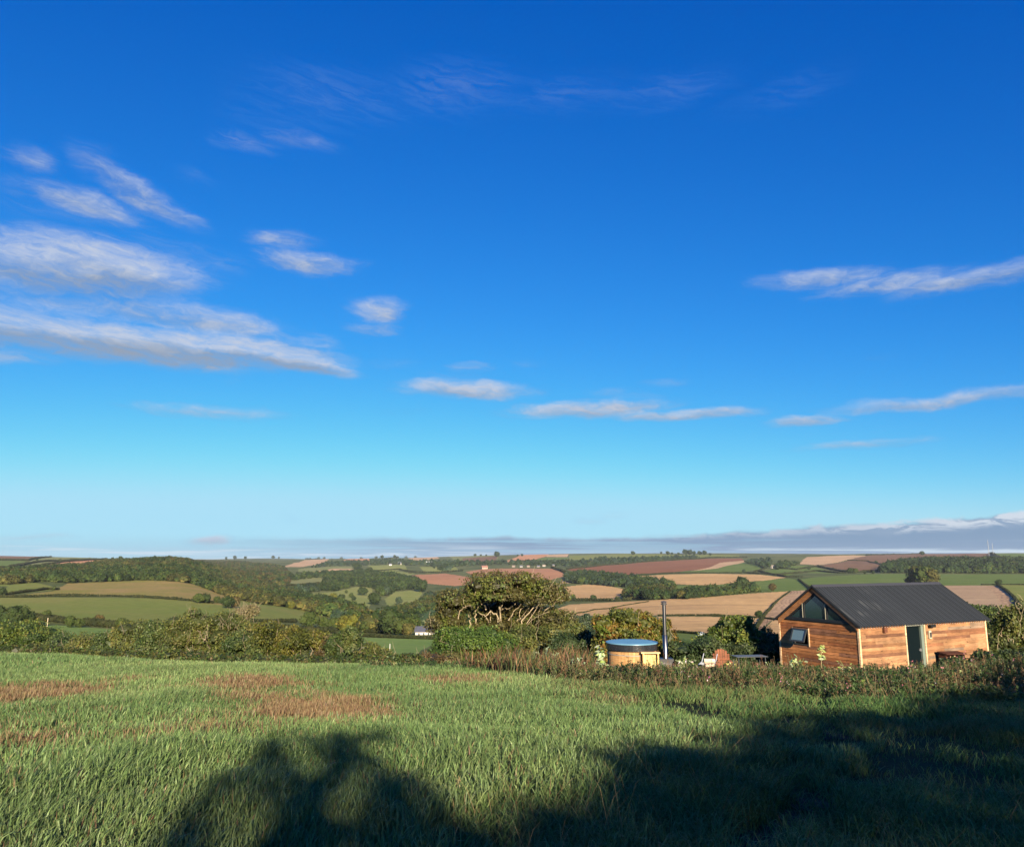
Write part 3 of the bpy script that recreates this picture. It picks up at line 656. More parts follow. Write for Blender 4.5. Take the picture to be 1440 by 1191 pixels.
HEDGES = [
 ('short hedge dividing the two olive pastures under the wood', [(8,836.5),(40,832.5),(66,829),(82,829.5)], 2.6),
 ('long thin hedge between the dry pasture and the broad pasture', [(-20,839.5),(30,840),(80,838.5),(150,838.5),(200,840),(250,843.5),(300,848.5)], 2.2),
 ('thick hedge between the broad pasture and the narrow bright field', [(40,871),(80,875),(120,879),(170,884),(190,886)], 3.2),
 ('upper hedge behind the thick hedge on the broad pasture', [(46,866),(70,868),(88,870)], 1.6),
 ('ridge hedge between pink stubble and green field', [(-20,788.2),(20,788),(40,788.5),(72,783)], 6),
 ('ridge hedge climbing above the pale stubble strip', [(-20,801),(10,799),(40,793),(62,790),(100,788),(150,787)], 6),
 ('dark hedge along the top of the orange stubble field', [(46,798),(70,793),(100,789.5),(145,787)], 5),
 ('dark hedge along the bottom of the spur pasture', [(355,874),(385,875),(415,875)], 2.2),
 ('hedge above the olive slope by the yellow green bush', [(398,886),(430,886.5),(465,889),(476,893)], 2.6),
 ('hedge between the lower green field and the slate roofed house', [(508,894.5),(540,896.5),(575,898),(614,899)], 1.5),
 ('brown hedge bank behind the lower green field', [(512,889),(530,890),(548,892)], 1.6),
 ('dark winding furrow hedge through the ribbed stubble', [(800,864),(822,861),(836,857.5),(856,856),(880,851),(912,846)], 1.0),
 ('dark straight ditch hedge across the stubble', [(925,866),(960,865.4),(1000,866),(1040,867.5),(1064,869)], 1.5),
 ('ditch hedge running on behind the small round bush', [(1070,869),(1085,871),(1098,872.5)], 1.4),
 ('dark ditch hedge climbing beside the ploughed headland', [(1062,886),(1068,877),(1076,864),(1088,850),(1098,841),(1111,832)], 1.6),
 ('hedge across the green field above the hut gable', [(1123,815),(1128,819),(1136,825),(1142,829)], 2.8),
 ('curved hedge along the ploughed headland behind the hut', [(1402,823),(1414,830),(1426,840),(1434,852),(1440,866)], 2.6),
 ('hedge at the foot of the wide green field', [(1380,822.5),(1402,822),(1440,822.5),(1480,823)], 2.),
 ('boundary hedge under the long red ploughed field', [(838,810),(870,810.8),(930,806.6),(1000,805.8),(1050,806),(1090,808),(1106,811.5),(1128,811.5)], 3.5),
 ('skyline side hedge above the long red ploughed field', [(797,801),(850,795),(900,790.6),(950,787.6),(1000,784.6),(1050,784)], 7),
 ('bushy hedge between two stubble fields', [(795,845),(830,845),(862,845.5),(886,844)], 4),
 ('thin fence hedge below the lower stubble field', [(934,889.5),(960,890),(985,892)], 1.3),
 ('hedge along the green wedge field', [(1047,789.5),(1060,791.5),(1075,800),(1060,805)], 4),
 ('farm lane hedge on the patchwork of small fields', [(1066,803),(1090,809),(1120,806),(1150,803),(1180,806),(1200,806)], 4),
 ('upper lane hedge on the patchwork of small fields', [(1090,799),(1120,801),(1150,796.5),(1170,801),(1200,805.5),(1240,803)], 5),
 ('field hedge crossing the brown ploughed hillside', [(1192,788),(1220,789),(1240,794),(1252,795)], 3.5),
 ('hedge on the crest beside the radio masts', [(1392,779.5),(1400,783),(1408,786)], 10),
 ('skyline hedge over the brown hillside', [(1218,781),(1260,779.6),(1300,778.8)], 6),
 ('hedge between the valley meadow and the small meadow', [(404,824),(430,823),(455,821)], 5),
 ('hedge across the far grey green hillside', [(418,807),(450,807),(480,804),(500,803.5)], 6),
 ('hedge under the far green field beyond the copse', [(505,804),(530,803),(560,800.5),(585,805)], 5),
 ('hedge above the smooth red field', [(575,806),(600,805.5),(625,805),(650,803)], 6),
 ('hedge between the red field and the long red ploughed field', [(776,799),(790,803),(800,809),(812,812)], 7),
 ('dark skyline hedge left of the orange skyline field', [(620,781),(660,781),(700,780.5)], 8),
 ('dark skyline hedge over the far stubble', [(430,786),(470,785),(520,784.5),(560,784.5)], 10),
 ('hedge above the pale stubble on the hillside', [(720,791),(745,790),(780,789),(800,788)], 7),
]
for i, (lb, pts, hg) in enumerate(HEDGES): hedgerow(lb, pts, hg, seed=i * 13)

# ------------------------------------------------------------------ trees one can tell apart, far off
FT = [
 (66,869,12,'mid','small rounded tree standing in the pasture above the thin pole'),
 (98,882,17,'mid','leafy tree in the thick hedge, first of a pair of joined bushes'),(111,882,14,'mid','leafy bush in the thick hedge, second of the joined pair'),
 (139,878,15,'brown','brown round bush with dark side in the broad pasture hedge'),(170,885,18,'mid','pointed green tree at the end of the thick hedge'),(181,886,15,'dark','smaller bush beside the pointed green tree'),(188,887,12,'mid','low bush closing the thick hedge'),
 (4,880,30,'dark','dark tree at the edge of the view above the near bushes'),(21,882,34,'dark','tallest dark tree behind the near bushes'),(39,878,22,'dark','dark round tree next to the tallest dark tree'),(1,838,13,'dark','dark tree where the pasture hedges meet'),
 (76,830,6,'mid','tiny bush at the end of the short dividing hedge'),
 (279,848,15,'mid','larger bush in the gap of the long thin hedge'),(290,848,15,'dark','darker bush touching the larger bush'),(305,848,11,'mid','round bush between the long thin hedge and the dark tree'),
 (320,855,19,'dark','dark tree standing clear below the end of the dry pasture'),(329,855,17,'brown','brownish tree leaning on the dark tree'),(356,866,16,'olive','pale ragged tree on the spur pasture edge'),
 (435,883,25,'mid','big round green bush above the olive slope'),(455,884,18,'mid','bush between the round green bush and the hedge'),(470,888,22,'mid','green tree at the corner of the olive slope'),
 (409,856,11,'yellow','bright yellow green tree in the edge of the wood'),
 (488,890,27,'yellow','yellow crowned tree in front of the valley wood'),(513,889,18,'mid','green tree below the scrap of meadow'),(548,892,40,'dark','large round dark tree above the lower green field'),
 (573,894,20,'olive','olive tree beside the slate roofed house'),(575,886,20,'mid','tall thin crowned tree behind the slate roofed house'),(566,893,24,'mid','green tree beside the large round dark tree'),
 (456,842,7,'dark','small dark tree in the main meadow, highest on the slope'),(457,840,5,'mid','tiny bush behind the small dark meadow tree'),(487,834,5,'mid','tiny round tree in the middle of the main meadow'),(494,840,7,'mid','upper of two small trees in the main meadow'),(497,844,7,'dark','lower of two small trees in the main meadow'),
 (510,837,13,'dark','broad dark tree in the corner of the main meadow'),(469,845,12,'yellow','yellowish tree at the foot of the main meadow'),(480,846,12,'dark','dark round tree at the foot of the main meadow'),
 (526,850,19,'dark','blue green tree between the two meadows'),(544,838,16,'blue','blue green tree below the valley copse'),(560,850,13,'blue','grey green domed tree under the rounded meadow'),(593,832,20,'dark','very dark tree at the corner of the smooth red field'),
 (501,802,13,'dark','dark pointed tree breaking the far hillside fields'),(519,808,12,'dark','dark tree beside the far green field'),(459,806,6,'mid','single small tree on the tan strip'),(507,806,9,'dark','dark bush under the pointed far tree'),
 (1045,829,21,'dark','large round tree standing above the dark belt of trees'),(1086,831,12,'brown','reddish brown small tree beside the green field'),(1046,806,7,'blue','small tree on the boundary hedge under the green wedge'),
 (1068,869,12,'dark','small round dark bush where the ditch hedges meet'),
 (806,844,9,'mid','round bush in the hedge between two stubble fields, first of three'),(834,845,10,'dark','bush in the hedge between two stubble fields, second of three'),(868,845,7,'mid','small ball shaped bush in the hedge between two stubble fields'),
 (960,842,13,'olive','brownish tree beside the clump of round trees'),(973,841,12,'dark','dark tree next to the brownish hedge tree'),
 (1291,822,30,'olive','tall pale tree behind the hut roof'),(1300,823,31,'mid','tallest tree behind the hut roof'),(1310,823,26,'olive','third tall pale tree behind the hut roof'),(1306,823,9,'dark','low dark bush under the tall trees behind the hut'),(1281,822,14,'dark','small dark tree at the foot of the tall trees'),
 (1405,822.5,9,'dark','small dark tree at the top of the curved hedge'),(1228,807,5,'dark','dark bush on the edge of the brown hillside, nearer the hut gable'),(1216,807,4,'dark','dark bush on the edge of the brown hillside, smaller one'),
 (1196,806,9,'dark','dark tree clump at the end of the farm lane'),(1203,806,8,'mid','green tree at the end of the farm lane'),
 (1297,781,7,'dark','solitary dark tree on the skyline over the hill wood'),(1232,792,4,'dark','lone bush in the brown ploughed hillside'),
 (699,783,9,'dark','dark skyline tree above the brown slope'),(1138,801,5,'dark','small dark tree beside the patchwork fields'),
 (890,780,6,'dark','lone round tree on the skyline above the long red field'),
 (169,787,6,'dark','dark skyline tree nearer the hill wood'),(158,787,4,'dark','small dark skyline tree by the orange stubble'),(126,784,4,'dark','tiny tree on the far ridge'),(84,790,5,'dark','tree in the ridge hedge above the orange stubble'),(52,789,4,'dark','small tree in the ridge hedge by the pink stubble'),
]
for (u, v, hp, kd, lb) in FT: far_tree(u, v, hp, kd, lb)
def tree_row(name, spots, kd, where, group):
    w = ['first', 'second', 'third', 'fourth', 'fifth', 'sixth', 'seventh', 'eighth', 'ninth', 'tenth', 'eleventh', 'twelfth']
    for k, (u, v, hp) in enumerate(spots): far_tree(u, v, hp, kd if isinstance(kd, str) else kd[k % len(kd)], 'dark tree, %s from the left %s' % (w[k], where), group)
tree_row('tree', [(930,779,4),(939,780,6),(945,780,4),(954,780,4),(964,779.5,8),(970,780,8),(976,780,6),(984,780,6),(991,780,7),(999,781,4)], 'dark', 'in the skyline row above the red field', 'skyline trees above the red field')
tree_row('tree', [(728,782,3),(734,782,4),(668,782,4),(676,782,3),(684,782,3)][::-1], 'dark', 'of the small skyline trees behind the wind shaped tree', 'small skyline trees')
tree_row('tree', [(844,788,7),(851,788,8),(858,790,6),(866,791,6),(876,791,4),(822,792,6),(810,793,5),(898,790,5)], ['dark', 'blue'], 'among the hedge trees above the red field', 'hedge trees above the red field')
tree_row('tree', [(436,786,3),(448,785,4),(456,785,4),(480,785,4),(508,785,4),(529,785,5),(537,785,5),(555,784.5,5),(571,784,4),(584,783,4)], 'dark', 'along the far skyline over the valley', 'far skyline trees over the valley')
tree_row('tree', [(330,787,7),(345,787,6),(318,787,5),(384,786,6),(392,786,4)][::-1], 'blue', 'on the hazy skyline beyond the hill wood', 'hazy skyline trees')

# ------------------------------------------------------------------ buildings far off
def house(label, u, v, wpx, hpx, wall, roof, ry=.3, depth=.6, group=None, chim=False, y=None, sink=.3):
    P = unproj(u, v)[0] if y is None else at(u, y); s = P[1] / 1080; w = wpx * s; h = hpx * s; d = w * depth
    e = empty('house', tuple(P - np.array([0, 0, sink])), ry, label=label, category='house', group=group)
    g = Geo(); hw = h * .55 + .3; box(g, (-w / 2, 0, 0), (w / 2, d, hw), wall)
    g.add([(-w / 2, 0, hw), (-w / 2, d, hw), (-w / 2, d / 2, h + .3)], None, [[0, 2, 1]], wall); g.add([(w / 2, 0, hw), (w / 2, d, hw), (w / 2, d / 2, h + .3)], None, [[0, 1, 2]], wall)
    obj('wall', g, M_PLAIN, e)
    g = Geo(); o = .05 * w
    for sgn in (0, 1):
        y0, y1 = (-o, d / 2) if not sgn else (d + o, d / 2)
        z0 = hw - o * (h - hw) / (d / 2)
        V = [(-w / 2 - o, y0, z0 + .02), (w / 2 + o, y0, z0 + .02), (w / 2 + o, y1, h + .35), (-w / 2 - o, y1, h + .35)]
        V += [(a, b, c + .25) for a, b, c in V]; g.add(V, BQ, None, roof)
    r = obj('roof', g, M_PLAIN, e)
    if chim:
        g = Geo(); box(g, (w * .3, d * .4, h - .2), (w * .38, d * .6, h + 1.3), (.35, .2, .14)); obj('chimney', g, M_PLAIN, r)
    if wpx > 4:
        for k in range(3 if wpx < 12 else 4):
            g = Geo(); x = -w / 2 + w * (k + .6) / (3.4 if wpx < 12 else 4.2); box(g, (x, -.06, hw * .4), (x + w * .08, -.003, hw * .75), (.05, .06, .07)); obj('window', g, M_PLAIN, e)
W_, SL = (.50, .47, .42), (.10, .11, .14)
house('slate roofed house with white walls beside the lower green field', 598, 892.5, 27, 12.5, W_, (.055, .06, .085), .15, .5, None, True, None, 1.1)
house('white walled house on the hill above the smooth red field', 682, 800, 8, 4.6, (.34, .26, .20), (.22, .11, .08), .3, .6, None, True)
house('long white farm shed in front of the skyline trees', 603, 793, 9, 3.4, W_, (.6, .62, .62), .1)
house('white farmhouse above the end of the red field', 841, 788, 5, 3.6, W_, (.5, .5, .5), .2)
house('white barn on the far ridge by the pale stubble strip', 35, 800, 6, 4, W_, (.7, .7, .7), -.2)
house('cream house between hedges on the far hillside', 562, 794, 4.5, 3.6, W_, SL, .3)
house('pale cottage among dark far trees', 549, 795, 3.5, 2.6, (.6, .55, .5), SL, .1)
for k, (u, v) in enumerate([(722, 797.5), (733, 797.5), (743, 797.5), (757, 797.5), (765, 796.5), (778, 796)]):
    house('village house, %s from the left in the row behind the red field' % ['first', 'second', 'third', 'fourth', 'fifth', 'sixth'][k], u, v, 4.0, 2.4, [(.22, .18, .15), (.30, .28, .25), (.18, .15, .12)][k % 3], [(.22, .17, .14), SL][k % 2], .3 * (k % 3 - 1), .6, 'village houses behind the red field')
house('grey farm building beside the farm lane copse', 1088, 799, 5, 4, (.5, .44, .36), (.3, .25, .2), .4)
def mast(label, u, y, top, w):
    P = at(u, y); z1 = ratio(top) * y; h = z1 - P[2]; e = empty('radio_mast', tuple(P), 0, label=label, category='mast', group='radio masts on the hill')
    g = Geo(); c = (.30, .31, .32)
    for a in range(3):
        th = a * 2.094; x, yy = math.cos(th) * w, math.sin(th) * w; tube(g, [[x, yy, 0], [x * .8, yy * .8, h]], .35, 4, c)
        for k in range(14):
            z0, z2 = h * k / 14, h * (k + 1) / 14; t2 = th + 2.094
            tube(g, [[x * .9, yy * .9, z0], [math.cos(t2) * w * .9, math.sin(t2) * w * .9, z2]], .18, 3, c)
    obj('lattice', g, M_PLAIN, e); g = Geo(); tube(g, [[0, 0, h * .98], [0, 0, h * 1.08]], .3, 4, c); obj('antenna', g, M_PLAIN, e)
mast('taller white lattice mast on the hill crest', 1391, 3300, 760, 1.3)
mast('thinner fainter lattice mast beside the taller one', 1397, 3300, 764, .8)
def pole(label, u, v, top, r, col, y0=60., name='pole', cap=True):
    P = unproj(u, v, y0)[0]; h = ratio(top) * P[1] - P[2]; g = Geo(); tube(g, [[0, 0, -.2], [0, 0, h * .5], [.01, 0, h]], [r, r * .95, r * .85], 8, col)
    e = empty(name, tuple(P), 0, label=label, category='pole'); obj('shaft', g, M_STEM, e)
    g = Geo()
    if cap: box(g, (-.5, -.05, h * .93), (.5, .05, h * .96), (.3, .25, .2)); obj('crossarm', g, M_STEM, e)
pole('thin pale wooden pole at the corner of the bright green field', 66, 884, 868.5, .11, (.62, .50, .36), cap=False)
pole('white post standing at the edge of the lower green field', 548, 918, 905, .11, (.45, .44, .41), cap=False)

# ------------------------------------------------------------------ nearer trees and bushes behind the field
def near_tree(label, u, y, lobes, kind='mid', leaf=.085, n=7000, limbs=0, bark=(.20, .16, .105), branches=(), window=None, hole=.43, clump=.55, seed=0, name='tree', cat='tree', group=None, skirt=True, mat_=None, depth=1., core=.66, twigs=0):
    n = int(n * 2.2); limbs = int(limbs * .6); twigs = int(twigs * .45)
    """lobes: crown lumps (frame u, v, half width, half height) carried at distance y; the trunk stands at u"""
    rg = np.random.default_rng(900 + seed); B = at(u, y); k = y * 1.0 / 1080
    hole += .02; clump *= 1.15; e = empty(name, tuple(B), 0, label=label, category=cat, group=group)
    def loc(uu, vv, dy=0.):
        yy = y + dy; z = ratio(vv) * yy; x = (uu - 720) / 1080 * (yy * CP + z * SP); return np.array([x - B[0], dy, z - B[2]])
    bl = []
    lb2 = [(q + (0.,))[:5] for q in lobes]; lobes = [q[:4] for q in lobes]
    for (a, b, ru, rv, dy) in lb2:
        for j in range(3):
            dd = (j - 1) * ru * k * .7 * depth
            c = loc(a + rg.normal() * ru * .25, b + (0 if j != 2 else -rv * .1) + rg.normal() * rv * .15, 0); c[1] += dd + dy
            s = (.8 if j != 1 else 1.) * (.85 + .3 * rg.random()); bl.append((c[0], c[1], c[2], ru * k * s, ru * k * s * depth, rv * k * s))
    if skirt:
        us = [a for a, *_ in lobes]; lo, hi = min(us), max(us); m = max(2, int((hi - lo) / 18) + 1)
        for a in np.linspace(lo, hi, m):
            g0 = H(B[0] + loc(a, 900)[0], y) - B[2]; top = min(b for (aa, b, ru, rv) in lobes if abs(aa - a) <= ru + 12) if any(abs(aa - a) <= ru + 12 for (aa, b, ru, rv) in lobes) else lobes[0][1]
            zt = loc(a, top)[2]; x = loc(a, top)[0]; bl.append((x, -.2, (g0 + zt) / 2, 14 * k, 12 * k, max(.3, (zt - g0) / 2)))
            bl.append((x + .3, -.6 * depth, g0 + (zt - g0) * .3, 12 * k, 10 * k, max(.3, (zt - g0) * .33)))
    def cut(P):
        if window is None: return np.ones(len(P), bool)
        uu, vv = proj(P + B); (a, b, ru, rv) = window
        return ~((((uu - a) / ru) ** 2 + ((vv - b) / rv) ** 2 < 1 + .3 * rg.normal(size=len(P))) & (P[:, 1] < .6) & ((rg.random(len(P)) < .80) | (len(P) == 1)))
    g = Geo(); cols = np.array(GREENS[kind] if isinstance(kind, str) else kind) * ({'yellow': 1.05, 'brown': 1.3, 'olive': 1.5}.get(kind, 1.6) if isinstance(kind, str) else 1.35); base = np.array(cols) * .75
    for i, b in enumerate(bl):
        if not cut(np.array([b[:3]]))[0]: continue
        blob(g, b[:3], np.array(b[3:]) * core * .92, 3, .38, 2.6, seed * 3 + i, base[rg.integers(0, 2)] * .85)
    g2 = Geo(); foliage(g2, bl, n, leaf, cols, hole, clump, seed, .55, 0, .3, .42, rg)
    V, Q, T, cq, ct = g2.arrays(); kp = cut(V[Q].mean(1)); q = Q[kp]; 
    used, inv = np.unique(q, return_inverse=True); g.add(V[used], inv.reshape(-1, 4), None, cq[kp])
    obj('crown', g, mat_ or M_LEAF, e)
    g = Geo(); top = min(b for _, b, _, _ in lobes); zt = loc(u, top)[2]
    if len(branches):
        for w, br in branches:
            d0 = rg.uniform(-.9, .1) if w < .1 else 0
            pts = np.array([loc(a, b) + np.array([0, d0 - .15 * i, 0]) for i, (a, b) in enumerate(br)])
            # refine and roughen
            t = np.linspace(0, len(pts) - 1, len(pts) * 3); P = np.stack([np.interp(t, np.arange(len(pts)), pts[:, c]) for c in range(3)], 1); P += rg.normal(size=P.shape) * .060
            tube(g, P, np.linspace(w, w * .45, len(P)) * .58, 6, np.array(bark) * (.7 + .5 * rg.random()))
    tube(g, [[0, 0, -.3], [.05, 0, zt * .25], [0, .1, zt * .55]], [.16, .13, .06], 7, np.array(bark) * .7)
    for i in range(limbs):
        b = bl[rg.integers(0, len(bl))]; st = np.array([rg.normal() * .04, rg.normal() * .04, zt * rg.uniform(.03, .45)])
        en = np.array(b[:3]) + np.array([b[3], -b[4] * .9, b[5]]) * np.array([rg.uniform(-.8, .8), rg.uniform(.5, 1.0), rg.uniform(.2, 1.05)])
        t = np.linspace(0, 1, 7)[:, None]; P = st * (1 - t) + en * t + np.array([0, 0, 1]) * (np.sin(t * 2.6) * .25); P += rg.normal(size=P.shape) * .10
        tube(g, P, np.linspace(.040, .010, 7), 5, np.array(bark) * (.6 + .7 * rg.random()))
    for i in range(twigs):
        b = bl[rg.integers(0, len(bl))]; st = np.array(b[:3]) + np.array([rg.normal() * b[3] * .5, -b[4] * rg.uniform(.5, 1.05), -b[5] * rg.uniform(0, .5)])
        L = rg.uniform(.5, 1.3); d = np.array([rg.normal() * .4, -.15, 1.]); d /= np.linalg.norm(d); t = np.linspace(0, 1, 5)[:, None]
        tube(g, st + d * t * L + rg.normal(size=(5, 3)) * .05, np.linspace(.014, .006, 5), 4, np.array(bark) * (.8 + .6 * rg.random()))
    obj('trunk', g, M_BARK, e); return e
GREENS['olive'] = [(.036, .046, .012), (.054, .066, .015), (.072, .080, .019), (.094, .090, .025)]
NG = 'bushes and small trees behind the field edge'
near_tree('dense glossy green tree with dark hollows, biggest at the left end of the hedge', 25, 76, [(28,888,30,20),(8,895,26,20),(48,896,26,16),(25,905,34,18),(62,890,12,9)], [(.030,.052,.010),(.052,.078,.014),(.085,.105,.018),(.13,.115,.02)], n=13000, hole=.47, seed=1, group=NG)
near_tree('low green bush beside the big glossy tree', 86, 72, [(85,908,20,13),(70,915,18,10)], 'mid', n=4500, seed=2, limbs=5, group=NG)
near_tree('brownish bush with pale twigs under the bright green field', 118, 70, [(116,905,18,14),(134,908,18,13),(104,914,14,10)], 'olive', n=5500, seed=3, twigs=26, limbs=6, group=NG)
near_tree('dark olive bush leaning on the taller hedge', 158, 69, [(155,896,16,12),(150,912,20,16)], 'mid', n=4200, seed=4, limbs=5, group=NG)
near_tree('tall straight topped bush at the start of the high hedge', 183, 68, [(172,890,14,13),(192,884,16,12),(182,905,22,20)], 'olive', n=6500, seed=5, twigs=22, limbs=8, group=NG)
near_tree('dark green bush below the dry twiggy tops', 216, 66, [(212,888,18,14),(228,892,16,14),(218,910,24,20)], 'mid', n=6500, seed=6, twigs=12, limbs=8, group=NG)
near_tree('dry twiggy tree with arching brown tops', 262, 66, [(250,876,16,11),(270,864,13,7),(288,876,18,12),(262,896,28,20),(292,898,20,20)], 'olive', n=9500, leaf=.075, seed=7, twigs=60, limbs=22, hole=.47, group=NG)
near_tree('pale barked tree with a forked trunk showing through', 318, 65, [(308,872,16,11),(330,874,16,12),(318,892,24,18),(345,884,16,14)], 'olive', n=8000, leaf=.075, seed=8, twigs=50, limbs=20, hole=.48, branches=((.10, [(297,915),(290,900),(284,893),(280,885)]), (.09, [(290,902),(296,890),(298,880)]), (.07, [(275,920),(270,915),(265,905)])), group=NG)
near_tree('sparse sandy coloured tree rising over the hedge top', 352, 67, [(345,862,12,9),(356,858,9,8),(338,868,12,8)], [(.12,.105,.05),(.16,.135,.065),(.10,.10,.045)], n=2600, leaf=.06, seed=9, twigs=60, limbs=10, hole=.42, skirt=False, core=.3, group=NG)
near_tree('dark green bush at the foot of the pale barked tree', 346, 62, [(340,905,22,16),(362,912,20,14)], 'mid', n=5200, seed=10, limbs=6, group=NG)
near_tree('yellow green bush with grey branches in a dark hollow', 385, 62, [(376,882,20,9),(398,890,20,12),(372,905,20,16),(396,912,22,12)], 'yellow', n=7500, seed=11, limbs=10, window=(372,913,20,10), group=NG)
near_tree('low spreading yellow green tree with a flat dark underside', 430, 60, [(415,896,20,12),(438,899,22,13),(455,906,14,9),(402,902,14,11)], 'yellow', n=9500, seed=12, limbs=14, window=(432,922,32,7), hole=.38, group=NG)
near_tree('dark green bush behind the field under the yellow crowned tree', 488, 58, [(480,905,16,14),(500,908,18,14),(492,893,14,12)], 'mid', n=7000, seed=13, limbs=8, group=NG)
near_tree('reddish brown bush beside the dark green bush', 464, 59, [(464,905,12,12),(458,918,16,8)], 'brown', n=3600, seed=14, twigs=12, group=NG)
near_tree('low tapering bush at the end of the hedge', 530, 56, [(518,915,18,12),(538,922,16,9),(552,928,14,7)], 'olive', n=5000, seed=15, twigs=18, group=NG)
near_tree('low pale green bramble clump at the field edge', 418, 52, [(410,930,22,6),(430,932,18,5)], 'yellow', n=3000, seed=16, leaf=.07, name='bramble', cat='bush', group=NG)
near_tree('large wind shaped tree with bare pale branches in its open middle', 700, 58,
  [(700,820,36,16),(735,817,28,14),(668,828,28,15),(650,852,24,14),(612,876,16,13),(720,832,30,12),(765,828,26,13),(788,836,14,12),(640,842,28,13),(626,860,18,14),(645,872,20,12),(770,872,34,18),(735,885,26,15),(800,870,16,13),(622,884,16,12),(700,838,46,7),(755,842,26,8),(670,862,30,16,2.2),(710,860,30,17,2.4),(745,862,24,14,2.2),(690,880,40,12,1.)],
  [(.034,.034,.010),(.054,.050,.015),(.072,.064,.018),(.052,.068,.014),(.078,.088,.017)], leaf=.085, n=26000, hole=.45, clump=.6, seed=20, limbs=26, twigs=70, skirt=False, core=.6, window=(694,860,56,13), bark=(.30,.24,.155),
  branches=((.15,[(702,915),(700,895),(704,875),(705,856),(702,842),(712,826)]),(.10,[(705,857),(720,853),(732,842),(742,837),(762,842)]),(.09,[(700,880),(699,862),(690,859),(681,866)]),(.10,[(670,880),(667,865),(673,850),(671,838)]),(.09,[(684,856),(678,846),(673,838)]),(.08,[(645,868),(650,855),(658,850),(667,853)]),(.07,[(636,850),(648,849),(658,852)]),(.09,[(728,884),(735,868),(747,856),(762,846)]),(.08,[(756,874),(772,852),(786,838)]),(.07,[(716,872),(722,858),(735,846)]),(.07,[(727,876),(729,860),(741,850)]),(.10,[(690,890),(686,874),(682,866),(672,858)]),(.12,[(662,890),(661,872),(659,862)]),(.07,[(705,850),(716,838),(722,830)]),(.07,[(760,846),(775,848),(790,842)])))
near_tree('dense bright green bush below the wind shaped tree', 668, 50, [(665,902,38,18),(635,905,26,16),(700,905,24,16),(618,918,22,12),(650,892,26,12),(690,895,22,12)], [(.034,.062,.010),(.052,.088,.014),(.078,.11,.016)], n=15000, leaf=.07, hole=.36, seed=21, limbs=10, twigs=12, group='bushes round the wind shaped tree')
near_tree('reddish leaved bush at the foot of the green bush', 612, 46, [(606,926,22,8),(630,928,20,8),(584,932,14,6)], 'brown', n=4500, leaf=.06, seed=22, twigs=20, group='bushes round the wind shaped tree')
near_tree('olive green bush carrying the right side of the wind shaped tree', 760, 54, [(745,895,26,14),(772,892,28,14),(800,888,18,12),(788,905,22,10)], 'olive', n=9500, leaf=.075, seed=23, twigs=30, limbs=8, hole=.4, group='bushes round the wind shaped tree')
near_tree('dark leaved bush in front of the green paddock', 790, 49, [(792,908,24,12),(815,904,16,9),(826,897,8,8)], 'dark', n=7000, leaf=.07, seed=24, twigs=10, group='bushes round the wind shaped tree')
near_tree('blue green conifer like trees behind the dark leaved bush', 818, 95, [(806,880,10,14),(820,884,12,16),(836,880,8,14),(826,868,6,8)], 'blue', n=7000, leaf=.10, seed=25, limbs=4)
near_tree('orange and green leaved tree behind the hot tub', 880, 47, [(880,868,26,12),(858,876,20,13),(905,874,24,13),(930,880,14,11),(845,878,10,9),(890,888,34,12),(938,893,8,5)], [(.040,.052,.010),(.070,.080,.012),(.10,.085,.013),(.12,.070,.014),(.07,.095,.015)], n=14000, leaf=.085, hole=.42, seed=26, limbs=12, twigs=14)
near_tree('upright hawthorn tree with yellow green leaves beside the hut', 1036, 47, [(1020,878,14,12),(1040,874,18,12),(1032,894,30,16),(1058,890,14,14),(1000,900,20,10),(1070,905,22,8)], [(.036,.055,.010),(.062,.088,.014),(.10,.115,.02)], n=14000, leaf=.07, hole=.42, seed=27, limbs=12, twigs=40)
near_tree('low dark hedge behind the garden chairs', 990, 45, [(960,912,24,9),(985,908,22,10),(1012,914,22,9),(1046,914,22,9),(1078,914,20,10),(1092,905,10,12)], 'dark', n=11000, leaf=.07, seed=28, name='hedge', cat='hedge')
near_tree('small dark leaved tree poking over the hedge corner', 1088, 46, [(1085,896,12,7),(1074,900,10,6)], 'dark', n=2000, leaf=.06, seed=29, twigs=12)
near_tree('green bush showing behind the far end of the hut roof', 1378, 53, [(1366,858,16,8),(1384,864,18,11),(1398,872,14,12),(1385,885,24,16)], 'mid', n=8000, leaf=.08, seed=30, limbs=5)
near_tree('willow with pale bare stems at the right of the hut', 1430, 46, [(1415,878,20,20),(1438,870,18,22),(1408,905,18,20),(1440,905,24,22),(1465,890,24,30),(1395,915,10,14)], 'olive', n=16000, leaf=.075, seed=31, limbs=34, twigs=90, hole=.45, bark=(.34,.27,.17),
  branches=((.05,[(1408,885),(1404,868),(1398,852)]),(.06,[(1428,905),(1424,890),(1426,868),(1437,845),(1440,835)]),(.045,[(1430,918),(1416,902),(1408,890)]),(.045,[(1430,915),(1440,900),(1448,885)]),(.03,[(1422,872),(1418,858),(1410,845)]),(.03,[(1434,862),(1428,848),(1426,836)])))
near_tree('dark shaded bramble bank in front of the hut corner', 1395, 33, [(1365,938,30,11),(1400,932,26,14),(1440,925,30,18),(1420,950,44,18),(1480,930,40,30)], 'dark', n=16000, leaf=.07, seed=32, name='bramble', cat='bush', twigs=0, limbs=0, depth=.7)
_gp = []
for _x in np.linspace(-140, 590, 30):
    _t = (_x - 720) / 1080 * CP; _y = float(np.interp(_t, np.array([(a - 720) / 1080 * CP for a in _uc]), [ROWS[a][0] for a in _uc])) + 5.5; _gp.append(at(_x, _y))
